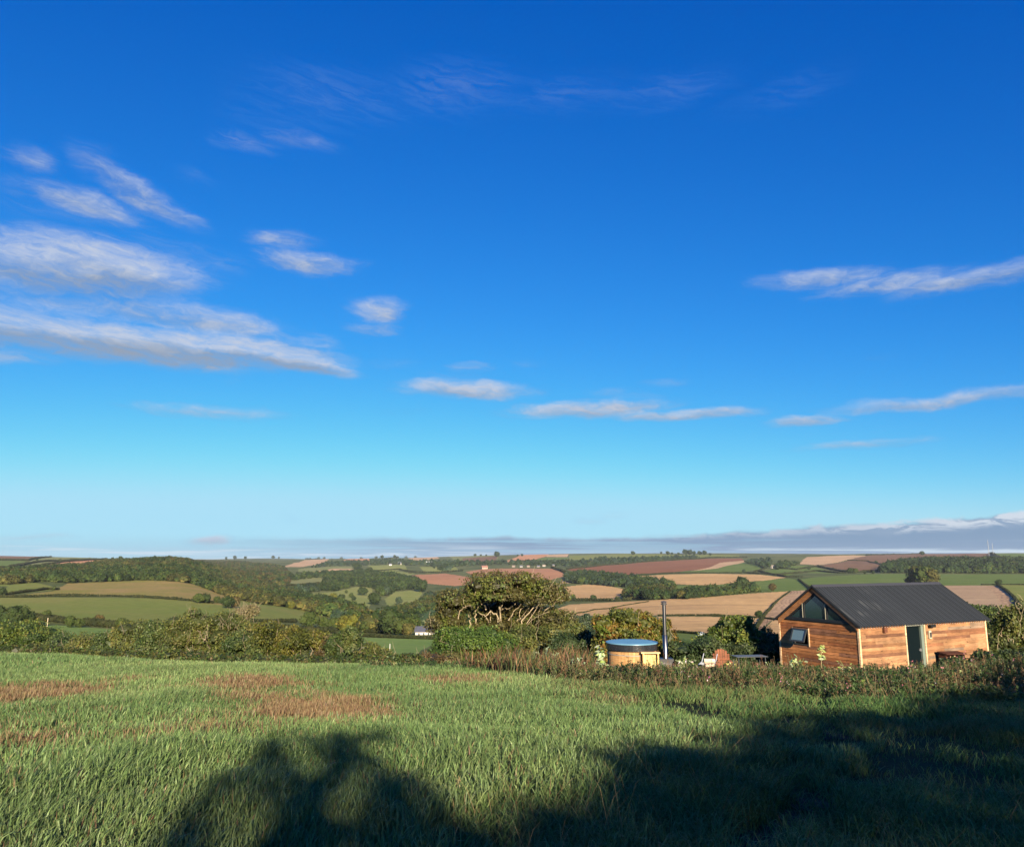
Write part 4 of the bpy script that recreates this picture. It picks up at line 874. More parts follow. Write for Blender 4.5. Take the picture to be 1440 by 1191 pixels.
def low_bank():
    rg = np.random.default_rng(4); G_ = np.array(_gp); n = 260; t = np.linspace(0, len(G_) - 1, n)
    X = np.interp(t, np.arange(len(G_)), G_[:, 0]); Y = np.interp(t, np.arange(len(G_)), G_[:, 1]) + rg.normal(size=n) * .5; Z = H(X, Y)
    hh = .45 + .7 * fbm(np.stack([X, Y, Z], 1), .12, 5, 3) * (Y / 50); cols = np.array([(.036,.056,.013),(.056,.080,.017),(.080,.070,.022),(.060,.092,.018),(.032,.052,.013),(.10,.11,.026)])
    bl = [(X[i], Y[i], Z[i] + hh[i] * .45, .6, .6, hh[i] * .6) for i in range(n)]; g = Geo()
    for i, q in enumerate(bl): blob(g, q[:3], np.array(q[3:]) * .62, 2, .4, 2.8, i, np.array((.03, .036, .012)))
    foliage(g, bl, 120000, .075, cols, .33, .5, 3, .5, 0, .4, .4, rg)
    obj('hedge', g, M_LEAF, label='low brown and green hedge bank along the far edge of the near field', category='hedge')
low_bank()

# ------------------------------------------------------------------ the hut
def wood_mat(name, tint, rough=.7):
    m = bpy.data.materials.new(name); m.use_nodes = True; t = NT(m.node_tree); b = t.n['Principled BSDF']
    a = t.n.new('ShaderNodeAttribute'); a.attribute_name = 'col'; tc = t.n.new('ShaderNodeTexCoord').outputs['Object']
    mp = t.n.new('ShaderNodeMapping'); mp.inputs['Scale'].default_value = (1.2, 1.2, 22.); t.l.new(tc, mp.inputs[0])
    n = t.noise(mp.outputs[0], 1.6, 6, .65, .6); f = t.ramp(n, .30, .70, .50, 1.45, False)
    kn = t.n.new('ShaderNodeTexVoronoi'); mp2 = t.n.new('ShaderNodeMapping'); mp2.inputs['Scale'].default_value = (2.2, 2.2, 7.); t.l.new(tc, mp2.inputs[0]); t.l.new(mp2.outputs[0], kn.inputs[0]); kn.inputs['Scale'].default_value = 1.
    kf = t.ramp(kn.outputs['Distance'], .05, .20, .30, 1.)
    big = t.noise(tc, .9, 4, .6); bf = t.ramp(big, .32, .68, .66, 1.28, False)
    c = t.mix(1., a.outputs['Color'], c4(tint), 'MULTIPLY')
    for q in (f, kf, bf): c = t.mix(1., c, t.comb(q, q, q), 'MULTIPLY')
    t.put(b.inputs['Base Color'], c); b.inputs['Roughness'].default_value = rough; b.inputs['Specular IOR Level'].default_value = .25
    bn = t.n.new('ShaderNodeBump'); bn.inputs['Strength'].default_value = .4; bn.inputs['Distance'].default_value = .01; t.l.new(n, bn.inputs['Height']); t.l.new(bn.outputs[0], b.inputs['Normal'])
    return m
M_CLAD = wood_mat('weathered_cladding', (1, 1, 1)); M_TRIM = wood_mat('timber_trim', (1, 1, 1))
M_ROOF = mat('roof_sheet', rough=.5, spec=.35, bump=(26., .15, .01))
t = NT(M_ROOF.node_tree); b = t.n['Principled BSDF']; tc = t.n.new('ShaderNodeTexCoord').outputs['Object']; x_, y_, z_ = t.sep(tc)
f = t.ramp(t.noise(t.comb(t.math('MULTIPLY', x_, 5.5), t.math('MULTIPLY', y_, .55)), 1., 5, .65, 0, '2D'), .50, .72)
f = t.math('MULTIPLY', f, t.ramp(t.noise(t.comb(t.math('MULTIPLY', x_, .45), y_), .8, 2, .5, 0, '2D'), .42, .60)); f = t.math('MULTIPLY', f, t.ramp(x_, 4.6, 2.0))
t.put(b.inputs['Base Color'], t.mix(f, b.inputs['Base Color'].links[0].from_socket, (.065, .072, .074, 1)))
def glass_mat(name, col, rough=.08):
    return mat(name, base=col, attr=False, rough=rough, spec=.9)
M_DOOR = mat('door_paint', rough=.9, spec=.05); M_GLASS = glass_mat('dark_glass', (.018, .040, .040)); M_GLASS2 = glass_mat('sky_glass', (.10, .16, .17), .12)
M_FRAME = mat('frame_paint', rough=.45); M_STEEL = mat('flue_steel', base=(.17, .17, .18), attr=False, rough=.33, metal=1.)
TH = R(27); HUT = (16.46, 37.62, -5.56); HW, HL, HE, RISE = 4.95, 9.72, 2.45, 1.69
hut = empty('wooden_hut', HUT, TH, label='timber clad hut with a dark corrugated roof and a glazed gable', category='hut')
CEDAR = [(.18,.125,.085), (.15,.070,.038), (.27, .142, .068), (.23, .112, .052), (.31, .172, .088), (.185, .082, .040), (.29, .155, .076), (.25, .125, .058), (.28, .15, .075)]
GABLEW = [(.35, .145, .050), (.30, .115, .040), (.40, .165, .058), (.26, .095, .034), (.37, .15, .052), (.22, .10, .05)]
def boards(g, u0, u1, z0, z1, face, cols, holes=(), rg=rng, bh=.15, joints=True):
    """lapped boards on one wall; face(u, out, z) gives the local point"""
    z = z0; k = 0
    while z < z1 - .01:
        zt = min(z + bh, z1); cuts = [u0, u1] + ([rg.uniform(u0, u1) for _ in range(int((u1 - u0) / 3))] if joints else [])
        for (a, b, c, d) in holes:
            if z < d and zt > c: cuts += [a, b]
        cuts = sorted(c for c in cuts if u0 <= c <= u1)
        tone = rg.uniform(.85, 1.12)
        for a, b in zip(cuts[:-1], cuts[1:]):
            if b - a < .02: continue
            m = (a + b) / 2
            if any(h[0] < m < h[1] and z < h[3] - .01 and zt > h[2] + .01 for h in holes): continue
            col = np.array(cols[rg.integers(0, len(cols))]) * tone * rg.uniform(.88, 1.12)
            g2 = 0.003
            P = [(a + g2, 0, z), (b - g2, 0, z), (b - g2, .030, z), (a + g2, .030, z), (a + g2, 0, zt), (b - g2, 0, zt), (b - g2, .012, zt + .006), (a + g2, .012, zt + .006)]
            g.add([face(*p) for p in P], BQ, None, col)
        z = zt; k += 1
rgw = np.random.default_rng(5)
# wall facing the sun (local x), gable wall facing the camera side (local y at x = 0)
fl = lambda u, o, z: (u, -o, z)
fg = lambda u, o, z: (-o, u, z)
fb = lambda u, o, z: (u, HW + o, z)
fr = lambda u, o, z: (HL + o, u, z)
DOOR = (3.30, 4.72, 0., 2.30); WIN = (3.02, 4.02, 1.20, 2.00)
g = Geo(); boards(g, .06, HL - .06, 0, HE, fl, CEDAR, [DOOR], rgw)
wl = obj('long_wall', g, M_CLAD, hut, label='sunlit wall of pale orange boards')
g = Geo(); boards(g, .06, HW - .06, 0, HE - .05, fg, GABLEW, [WIN], rgw)
obj('gable_wall', g, M_CLAD, hut, label='gable wall of darker brown boards')
g = Geo(); boards(g, .06, HW - .06, 0, HE, fr, GABLEW, [], rgw); boards(g, .06, HL - .06, 0, HE, fb, GABLEW, [], rgw)
obj('back_wall', g, M_CLAD, hut)
g = Geo()   # structure behind the boards
IN = (.04, .03, .02)
box(g, (.01, .012, 0), (DOOR[0], .12, HE), IN); box(g, (DOOR[1], .012, 0), (HL - .01, .12, HE), IN); box(g, (DOOR[0], .012, DOOR[3]), (DOOR[1], .12, HE), IN)
box(g, (.012, .125, 0), (.12, WIN[0], HE - .06), IN); box(g, (.012, WIN[1], 0), (.12, HW - .125, HE - .06), IN); box(g, (.012, WIN[0], 0), (.12, WIN[1], WIN[2]), IN); box(g, (.012, WIN[0], WIN[3]), (.12, WIN[1], HE - .06), IN)
box(g, (.01, HW - .12, 0), (HL - .01, HW - .01, HE), IN); box(g, (HL - .12, .125, 0), (HL - .01, HW - .125, HE), IN)
obj('wall_frame', g, M_PLAIN, hut)
g = Geo(); box(g, (.13, .13, .02), (HL - .13, HW - .13, .1), (.12, .09, .06)); obj('floor', g, M_PLAIN, hut)
# corner posts
PALE = (.62, .42, .24); g = Geo()
for (x, y) in ((0, 0), (HL, 0), (0, HW), (HL, HW)):
    sx = -1 if x == 0 else 1; sy = -1 if y == 0 else 1
    x0, x1 = sorted((x + sx * .045, x - sx * .055)); y0, y1 = sorted((y + sy * .045, y - sy * .055))
    gp = Geo(); box(gp, (x0, y0, 0), (x1, y1, HE - .04), PALE); obj('corner_trim', gp, M_TRIM, hut)
# gable glazing: sill beam, rafters, mullions, panes
YM = HW / 2; OV = .16
def gz(y): return HE + RISE * (1 - abs(y - YM) / YM)
g = Geo(); box(g, (-.07, .30, HE - .02), (.02, HW - .30, HE + .12), (.018, .020, .022)); obj('glazing_sill', g, M_FRAME, hut)
g = Geo()
for a, b in ((-.0, YM), (HW, YM)):   # timber bargeboards
    def P(y, dz): return gz(y) + dz if 0 <= y <= HW else HE + dz
    pr = [(a, P(a, -.02)), (b, P(b, -.02)), (b, P(b, -.30)), (a, P(a, -.30))]
    pr = [(y, z) for y, z in pr]
    prism(g, pr if b > a else pr[::-1], 0, -.085, -.03, (.30, .135, .055))
obj('bargeboard', g, M_TRIM, hut, label='brown timber boards along the gable slopes')
g = Geo(); prism(g, [(.85, HE + .12), (HW - .85, HE + .12), (YM, HE + .12 + (YM - .85) * RISE / YM)], 0, .0, .012, (1, 1, 1)); obj('gable_pane', g, M_GLASS, hut)
g = Geo(); prism(g, [(.1, HE + .12), (HW - .1, HE + .12), (YM, HE + .05 + RISE)], 0, .02, .04, (.015, .016, .017)); obj('gable_backing', g, M_FRAME, hut)
g = Geo()
for a, b in ((.52, YM), (HW - .52, YM)):
    s = RISE / YM; z0 = HE + .12; z1 = gz(YM) - .32; pr = [(a, z0), (a + (.22 if b > a else -.22), z0), (b, z1 - .1), (b, z1)]
    prism(g, pr if b > a else pr[::-1], 0, -.028, .0, (.02, .022, .024))
obj('pane_frame', g, M_FRAME, hut)
for y in (1.78, 3.22):
    zt = gz(y) - .30
    g = Geo(); box(g, (-.045, y - .05, HE + .12), (-.003, y + .05, zt), (.020, .022, .024)); box(g, (-.06, y + .052, HE + .125), (-.005, y + .080, zt - .04), (.34, .32, .24)); obj('mullion', g, M_FRAME, hut)
# roof: two corrugated sheets, ridge cap, verges
def roof_sheet(side):
    g = Geo(); n = int((HL + 2 * OV) / .035); xs = np.linspace(-OV, HL + OV, n); ph = (xs / .19) % 1.
    wv = np.where(ph < .18, 1., np.where(ph < .30, (0.30 - ph) / .12, np.where(ph > .88, (ph - .88) / .12, 0.))) * .060
    ye, zr = (-.22, HE - .22 * RISE / YM + .04), (YM, HE + RISE + .04)
    if side: ye = (HW + .22, ye[1])
    V = []
    for (y, z) in (ye, zr):
        for x, w in zip(xs, wv): V.append((x, y, z + w))
    for (y, z) in (ye, zr):
        for x, w in zip(xs, wv): V.append((x, y, z + w - .012))
    q = []
    for i in range(n - 1):
        a = [i, i + 1, n + i + 1, n + i]; q.append(a if not side else a[::-1])
        b = [2 * n + i, 3 * n + i, 3 * n + i + 1, 2 * n + i + 1]; q.append(b if not side else b[::-1])
        c = [i, 2 * n + i, 2 * n + i + 1, i + 1]; q.append(c if not side else c[::-1])
    rc = .024 + .007 * vn(np.stack([xs[:-1].repeat(3), 0 * xs[:-1].repeat(3), 0 * xs[:-1].repeat(3)], 1), .8, 3)
    g.add(V, q, None, np.stack([rc * .80, rc * .95, rc * 1.08], 1)); return g
obj('roof', roof_sheet(0), M_ROOF, hut, label='dark grey ribbed roof sheets with dull streaks')
obj('roof', roof_sheet(1), M_ROOF, hut)
g = Geo(); prism(g, [(YM - .16, HE + RISE - .02), (YM, HE + RISE + .085), (YM + .16, HE + RISE - .02), (YM, HE + RISE + .115)][::-1], 0, -OV - .02, HL + OV + .02, (.04, .042, .045)); obj('ridge_cap', g, M_ROOF, hut)
for x0 in (-OV - .035, HL + OV + .003):
    for a, b in ((-.24, YM), (HW + .24, YM)):
        za = HE - .24 * RISE / YM + .05; zb = HE + RISE + .06
        pr = [(a, za - .07), (b, zb - .07), (b, zb + .025), (a, za + .025)]; g = Geo(); prism(g, pr[::-1] if b > a else pr, 0, x0, x0 + .03, (.025, .026, .028)); obj('verge_trim', g, M_FRAME, hut)
g = Geo(); box(g, (.0, -.12, HE - .10), (HL, -.04, HE - .045), (.03, .028, .026)); obj('eaves_board', g, M_FRAME, hut)
g = Geo(); k = 0  # pale blocks at the rib ends: the light they catch, given as colour
for x in np.arange(-OV + .02, HL + OV, .19): box(g, (x, -.226, HE - .165), (x + .035, -.217, HE - .148), (.45, .43, .40)); 
obj('rib_end_glint', g, M_PLAIN, hut)
# door
g = Geo(); box(g, (DOOR[0] + .06, .10, .02), (DOOR[1] - .10, .145, DOOR[3] - .06), (.003, .007, .009)); dr = obj('door', g, M_DOOR, hut, label='dark teal door standing in its deep frame')
g = Geo(); box(g, (DOOR[1] - .30, .03, 1.0), (DOOR[1] - .27, .10, 1.14), (.25, .25, .25)); tube(g, [[DOOR[1] - .285, .05, 1.07], [DOOR[1] - .40, .05, 1.07]], .010, 6, (.3, .3, .3)); obj('handle', g, M_FRAME, dr)
g = Geo(); box(g, (DOOR[0] - .055, -.055, 0), (DOOR[0] + .03, .15, DOOR[3] + .02), (.46, .36, .22)); box(g, (DOOR[1] - .03, -.055, 0), (DOOR[1] + .055, .15, DOOR[3] + .02), (.46, .35, .22))
box(g, (DOOR[0] + .032, -.04, DOOR[3] - .05), (DOOR[1] - .032, .15, DOOR[3] + .018), (.14, .15, .13)); obj('door_frame', g, M_TRIM, hut)
g = Geo(); box(g, (DOOR[1] - .22, .0, .02), (DOOR[1] - .032, .10, DOOR[3] - .052), (.13, .165, .14)); obj('door_jamb', g, M_FRAME, hut)
# window in the gable wall: frame and a top hung sash pushed open
g = Geo(); a, b, c, d = WIN
for (y0, y1, z0, z1) in ((a, a + .05, c, d), (b - .05, b, c, d), (a + .052, b - .052, c, c + .05), (a + .052, b - .052, d - .05, d)): box(g, (-.05, y0, z0), (.06, y1, z1), (.035, .04, .042))
wn = obj('window', g, M_FRAME, hut, label='small top hung window pushed open')
g = Geo(); box(g, (-.055, a - .055, c - .05), (-.005, a - .003, d + .05), (.58, .40, .24)); box(g, (-.055, b + .003, c - .05), (-.005, b + .05, d + .05), (.50, .34, .2)); box(g, (-.055, a - .001, d + .003), (-.005, b + .001, d + .05), (.18, .09, .045)); obj('window_trim', g, M_TRIM, wn)
ang = R(20); ca, sa = math.cos(ang), math.sin(ang)
def sash(V): 
    V = V.copy(); z = V[:, 2] - d; x = V[:, 0]; V[:, 0] = x * ca + z * sa - .055; V[:, 2] = d - .02 + z * ca - x * sa; return V
g = Geo()
for (y0, y1, z0, z1) in ((a + .03, a + .12, c + .02, d), (b - .12, b - .03, c + .02, d), (a + .122, b - .122, c + .02, c + .12), (a + .122, b - .122, d - .09, d)): box(g, (-.05, y0, z0), (0, y1, z1), (.028, .034, .038), 0, sash)
sh = obj('sash', g, M_FRAME, wn)
g = Geo(); box(g, (-.03, a + .11, c + .11), (-.02, b - .11, d - .08), (1, 1, 1), 0, sash); obj('pane', g, M_GLASS2, wn)
# fittings under the eaves
g = Geo(); box(g, (1.62, -.16, HE - .42), (1.84, -.045, HE - .14), (.14, .055, .03)); obj('bird_box', g, M_TRIM, hut)
g = Geo(); box(g, (4.98, -.10, 1.60), (5.16, -.04, 1.98), (.42, .38, .28)); box(g, (5.02, -.14, 1.66), (5.12, -.102, 1.90), (.05, .05, .05)); obj('wall_lamp', g, M_FRAME, hut)
g = Geo(); box(g, (5.00, -.24, HE - .30), (5.36, -.10, HE - .16), (.015, .015, .015)); box(g, (5.14, -.10, HE - .28), (5.22, -.04, HE - .2), (.02, .02, .02)); obj('floodlight', g, M_FRAME, hut)

# ------------------------------------------------------------------ things round the hut
def hutpt(x, y): c, s = math.cos(TH), math.sin(TH); return (HUT[0] + x * c - y * s, HUT[1] + x * s + y * c)
x, y = hutpt(5.35, -.62); DK = (.060, .022, .014)
e = empty('log_box', (x, y, HUT[2] + .10), TH, label='dark red brown log box with pale posts beside the hut door', category='log box')
g = Geo(); box(g, (0, .34, 0), (1.5, .38, .74), DK); box(g, (0, 0, 0), (.05, .34, .76), DK); box(g, (1.45, 0, 0), (1.5, .34, .70), DK); box(g, (.05, .0, .0), (1.45, .34, .05), DK); box(g, (.72, .0, .05), (.76, .34, .7), DK); obj('case', g, M_TRIM, e)
g = Geo(); V = np.array([(-.06, -.1, .76), (1.56, -.1, .70), (1.56, .42, .78), (-.06, .42, .84)]); g.add(np.concatenate([V, V + [0, 0, .04]]), BQ, None, DK); obj('lid', g, M_TRIM, e)
for x in (.28, .62): g = Geo(); box(g, (x, -.03, .0), (x + .07, .0, .68), (.42, .28, .17)); obj('post', g, M_TRIM, e)
g = Geo()
for k in range(26):
    r = rgw.uniform(.045, .075); x = rgw.uniform(.12, 1.38); z = .12 + .5 * rgw.random() ** 1.4
    if .66 < x < .82: continue
    tube(g, [[x, .03, z], [x + .01, .31, z]], r, 7, np.array((.30, .17, .10)) * rgw.uniform(.6, 1.2))
obj('logs', g, M_TRIM, e)
# hot tub
ty = 33.0; T = at(893, ty); tz = ratio(936) * ty + .02
TR = 1.08
tub = empty('hot_tub', (T[0], T[1] + TR * .6, tz - .18), 0, label='round wooden hot tub with black rim and pale blue cover', category='hot tub')
g = Geo(); ns = 44
for k in range(ns):
    a0, a1 = k / ns * 2 * math.pi, (k + .94) / ns * 2 * math.pi; rr = TR * .955; c = np.array((.44, .25, .105)) * rgw.uniform(.8, 1.15)
    V = [(rr * math.cos(a0), rr * math.sin(a0), 0), (rr * math.cos(a1), rr * math.sin(a1), 0), (.95 * rr * math.cos(a1), .95 * rr * math.sin(a1), 0), (.95 * rr * math.cos(a0), .95 * rr * math.sin(a0), 0)]
    V += [(p, q, .86) for p, q, _ in V]; g.add(V, BQ, None, c)
obj('stave_wall', g, M_TRIM, tub)
def lathe(g, prof, n=48, col=(1, 1, 1), mi=0):
    th = np.arange(n) / n * 2 * np.pi; V = np.array([(r * math.cos(t), r * math.sin(t), z) for r, z in prof for t in th]); m = len(prof)
    g.add(V, [[i * n + j, i * n + (j + 1) % n, (i + 1) * n + (j + 1) % n, (i + 1) * n + j] for i in range(m - 1) for j in range(n)], None, col, mi)
g = Geo(); lathe(g, [(.90, .80), (TR * .985, .80), (TR, .83), (TR * 1.0, 1.09), (TR * .985, 1.12), (.9, 1.12)], 56, (.018, .020, .024)); obj('rim', g, mat('black_liner', rough=.25, spec=.6, noise=(3., .4), bump=(5., .5, .03)), tub)
g = Geo(); lathe(g, [(TR * 1.015, 1.10), (TR * 1.015, 1.135), (TR * .97, 1.15), (.5, 1.165), (.001, 1.17)], 56, (.11, .24, .33)); obj('cover', g, mat('blue_cover', rough=.35, spec=.5, noise=(2.5, .15)), tub, smooth=True)
g = Geo()
for z in (.12, .62): lathe(g, [(TR * .957, z), (TR * .968, z), (TR * .968, z + .04), (TR * .957, z + .04)], 56, (.25, .22, .18))
obj('hoop', g, M_FRAME, tub)
g = Geo(); box(g, (.18, -1.30, .78), (.95, -1.02, .83), (.60, .36, .18)); box(g, (.24, -1.28, 0), (.30, -1.06, .78), (.52, .33, .13)); box(g, (.84, -1.28, 0), (.90, -1.06, .78), (.52, .33, .13))
for k in range(6): box(g, (.305 + k * .088, -1.10, .02), (.385 + k * .088, -1.075, .775), np.array((.60, .40, .17)) * rgw.uniform(.85, 1.15))
obj('step_panel', g, M_TRIM, tub)
tub.scale = (1, 1, .93)
# wood burning stove flue beside the tub
F = at(937, 32.6); fz = ratio(938) * 32.6; ftop = ratio(846) * 32.6
e = empty('stove_flue', (F[0], F[1], fz - .2), 0, label='tall shiny steel flue pipe rising beside the hot tub', category='flue')
fh = ftop - fz + .2
g = Geo(); lathe(g, [(.10, .2), (.10, fh * .52), (.08, fh * .525)], 20, (1, 1, 1)); obj('lower_pipe', g, M_STEEL, e, smooth=True)
g = Geo(); lathe(g, [(.072, fh * .52), (.072, fh - .12)], 20); obj('upper_pipe', g, M_STEEL, e, smooth=True)
g = Geo(); lathe(g, [(.085, fh - .12), (.125, fh - .11), (.125, fh - .07), (.09, fh - .065), (.09, fh - .03), (.13, fh - .02), (.10, fh + .02), (.001, fh + .04)], 20, (.05, .05, .055)); obj('cowl', g, M_FRAME, e)
for z in (.55, .78): g = Geo(); lathe(g, [(.074, fh * z), (.083, fh * z), (.083, fh * z + .035), (.074, fh * z + .035)], 20, (.55, .55, .55)); obj('joint_band', g, M_STEEL, e)
g = Geo(); box(g, (-.28, -.25, 0), (.28, .3, .55), (.03, .03, .032)); box(g, (-.18, -.27, .12), (.18, -.252, .42), (.06, .055, .05)); obj('stove', g, M_FRAME, e)
# slatted garden chair with a rounded back
P = at(1016, 33.5); cz = ratio(940) * 33.5
e = empty('garden_chair', (P[0], P[1], cz - .22), R(-12), label='reddish wooden garden chair with a rounded slatted back', category='chair'); RD = (.17, .06, .028)
for k in range(7):
    x = -.30 + k * .10; top = .98 - 1.6 * (x + 0) ** 2 - (.0 if abs(x) < .25 else .05)
    g = Geo(); V = np.array([(x - .043, .15, .30), (x + .043, .15, .30), (x + .043, .17, .30), (x - .043, .17, .30), (x - .043, .37, top - .0), (x + .043, .37, top), (x + .043, .39, top), (x - .043, .39, top)]); g.add(V, BQ, None, np.array(RD) * rgw.uniform(.8, 1.2)); obj('back_slat', g, M_TRIM, e)
g = Geo(); box(g, (-.33, .20, .55), (.33, .235, .60), RD); obj('back_rail', g, M_TRIM, e)
g = Geo()
for k in range(6): box(g, (-.30, -.35 + k * .085, .32 - k * .008), (.30, -.275 + k * .085, .34 - k * .008), RD)
obj('seat', g, M_TRIM, e)
for sx in (-1, 1):
    g = Geo(); box(g, (sx * .36 - .05, -.42, .52), (sx * .36 + .05, .28, .545), (.34, .12, .05)); obj('armrest', g, M_TRIM, e)
    g = Geo(); box(g, (sx * .34 - .03, -.38, 0), (sx * .34 + .03, -.30, .518), RD); obj('leg', g, M_TRIM, e)
    g = Geo(); box(g, (sx * .34 - .03, .18, 0), (sx * .34 + .03, .26, .34), RD); obj('leg', g, M_TRIM, e)
# metal table and folding chair in the shade of the hedge
GR = (.06, .065, .07)
P = at(1055, 34.5); cz = ratio(941) * 34.5
e = empty('garden_table', (P[0], P[1], cz - .15), R(8), label='grey slatted metal table in the shade between the chair and the hut', category='table')
g = Geo()
for k in range(7): box(g, (-.7, -.35 + k * .1, .70), (.7, -.27 + k * .1, .72), GR)
obj('tabletop', g, M_FRAME, e)
for sx in (-1, 1):
    for sy in (-1, 1): g = Geo(); tube(g, [[sx * .62, sy * .28, 0], [sx * .60, sy * .28, .70]], .016, 6, GR); obj('leg', g, M_FRAME, e)
P = at(996, 33.0); cz = ratio(940) * 33.0
e = empty('folding_lounger', (P[0], P[1], cz - .1), R(-25), label='low grey metal lounger frame left of the rounded chair', category='lounger')
g = Geo()
for sx in (-1, 1): tube(g, [[sx * .28, -.5, .30], [sx * .28, .25, .34], [sx * .28, .70, .62]], .018, 6, (.35, .37, .40))
for k in range(8): tube(g, [[-.28, -.5 + k * .1, .31], [.28, -.5 + k * .1, .31]], .010, 5, (.3, .32, .34))
obj('frame', g, M_FRAME, e)
for sx in (-1, 1):
    for yy in (-.35, .25): g = Geo(); tube(g, [[sx * .28, yy, 0], [sx * .28, yy, .31]], .014, 6, GR); obj('leg', g, M_FRAME, e)
P = at(998, 31.5); g = Geo(); tube(g, [[-.20, 0, .30], [.22, .02, .30]], .085, 10, (.62, .50, .36)); tube(g, [[-.16, .02, .13], [.2, .06, .13]], .08, 10, (.5, .4, .3)); 
obj('cut_logs', g, M_TRIM, None, loc=(P[0], P[1], ratio(940) * 31.5), label='two pale cut logs lying in front of the lounger', category='logs')
P = unproj(988, 893)[0]
g = Geo(); s = P[1] / 1080; box(g, (-5 * s, 0, 0), (4 * s, 2.2, 2.2 * s + .3), (.55, .62, .72)); box(g, (-6 * s, .2, -.05), (2 * s, 1.6, 1.2 * s + .2), (.5, .5, .5))
obj('water_trough', g, M_PLAIN, None, loc=tuple(P), label='small white and blue trough by the thin fence beyond the garden', category='trough')

# ------------------------------------------------------------------ grass of the near field
def ground_poly(pts, y0=2.5, y1=75.):
    g = unproj([p[0] for p in pts], [p[1] for p in pts], y0, y1); return [(a, b) for a, b, _ in g]
DRY = [ground_poly([(a, b + 9) for a, b in p]) for p in [
 [(-60,962),(40,956),(130,950),(220,944),(150,962),(138,976),(60,990),(-60,994)],
 [(-60,1008),(60,1006),(95,1018),(60,1022),(-60,1020)],
 [(-60,1026),(90,1024),(225,1030),(215,1046),(100,1056),(30,1070),(-60,1080)],
 [(260,962),(300,950),(330,944),(345,952),(440,958),(450,975),(540,985),(560,1000),(470,1014),(400,1025),(330,1032),(250,1040),(240,1030),(300,1012),(330,1000),(300,975)],
 [(585,950),(610,944),(700,944),(712,950),(680,957),(600,955)],
 [(360,978),(575,982),(560,1004),(430,1002)], [(-60,968),(120,958),(140,972),(60,986),(-60,985)], [(300,946),(360,944),(470,956),(440,968),(300,962)],
 [(770,962),(900,972),(990,985),(960,992),(860,980),(780,970)]]]
TRACK = ground_poly([(1120,1015),(1150,1012),(1165,1035),(1195,1060),(1180,1090),(1172,1130),(1150,1160),(1120,1215),(1000,1215),(1050,1170),(1105,1120),(1118,1080),(1125,1050)])
CROP = ground_poly([(-900,913),(0,918.5),(180,927.5),(360,933.5),(560,938),(700,946),(770,955),(870,985),(1000,1022),(1050,1050),(1010,1085),(900,1110),(800,1150),(740,1200),(640,1500),(-1500,1400),(-2500,1100)], 1.2)
EDGE_T = np.array([(_u - 720) / 1080 * CP for _u in _uc]); EDGE_Y = np.array([ROWS[_u][0] for _u in _uc])
def in_crop(x, y):
    P = xy3(x, y); return inside(CROP, x + (fbm(P, .7, 14, 3) - .5) * 4, y + (fbm(P, .7, 15, 3) - .5) * 4) | ((y > 36) & inside(CROP, x, y))
def blades(g, X, Y, h, w, lean, cols, seed, bend=.55):
    """curved tapering blades, 5 faces each"""
    rg = np.random.default_rng(seed); n = len(X); Z = H(X, Y) - .01; th = rg.random(n) * 6.283
    wind = .5 * np.stack([np.full(n, .7), np.full(n, .5)], 1) * (fbm(xy3(X, Y), .35, 2, 2)[:, None] * 2.4 - .6)
    d = np.stack([np.cos(th), np.sin(th)], 1) + wind; a2 = rg.random(n) * 6.283
    s = np.stack([np.cos(a2), np.sin(a2), 0 * a2], 1) * w[:, None]
    L = (lean * h)[:, None]; base = np.stack([X, Y, Z], 1); lv = []
    for t, ww in ((0, .8), (.38, 1.), (.72, .72)):
        c = base.copy(); c[:, :2] += d * L * t ** 1.7; c[:, 2] += h * (t - bend * .45 * lean * t ** 3); lv += [c - s * ww * .5, c + s * ww * .5]
    c = base.copy(); c[:, :2] += d * L; c[:, 2] += h * (1 - bend * .9 * lean); lv.append(c)
    V = np.stack(lv, 1).reshape(-1, 3); o = (np.arange(n) * 7)[:, None]
    Q = np.concatenate([o + np.array([[0, 1, 3, 2]]), o + np.array([[2, 3, 5, 4]])]); T = o + np.array([[4, 5, 6]])
    V0, n0 = V, g.n; g.V.append(V); g.n += len(V)
    g.Q.append(Q + n0); g.cQ.append(np.concatenate([cols * .92, cols])); g.mQ.append(np.zeros(len(Q), np.int32))
    g.T.append(T + n0); g.cT.append(cols * 1.08); g.mT.append(np.zeros(len(T), np.int32))
def field_points(n, y0, y1, rg, half=.80, pad=1.5):
    # uniform over the ground between two distances
    y = np.sqrt(rg.random(n) * (y1 ** 2 - y0 ** 2) + y0 ** 2); x = (rg.random(n) * 2 - 1) * (half * y + pad); return x, y
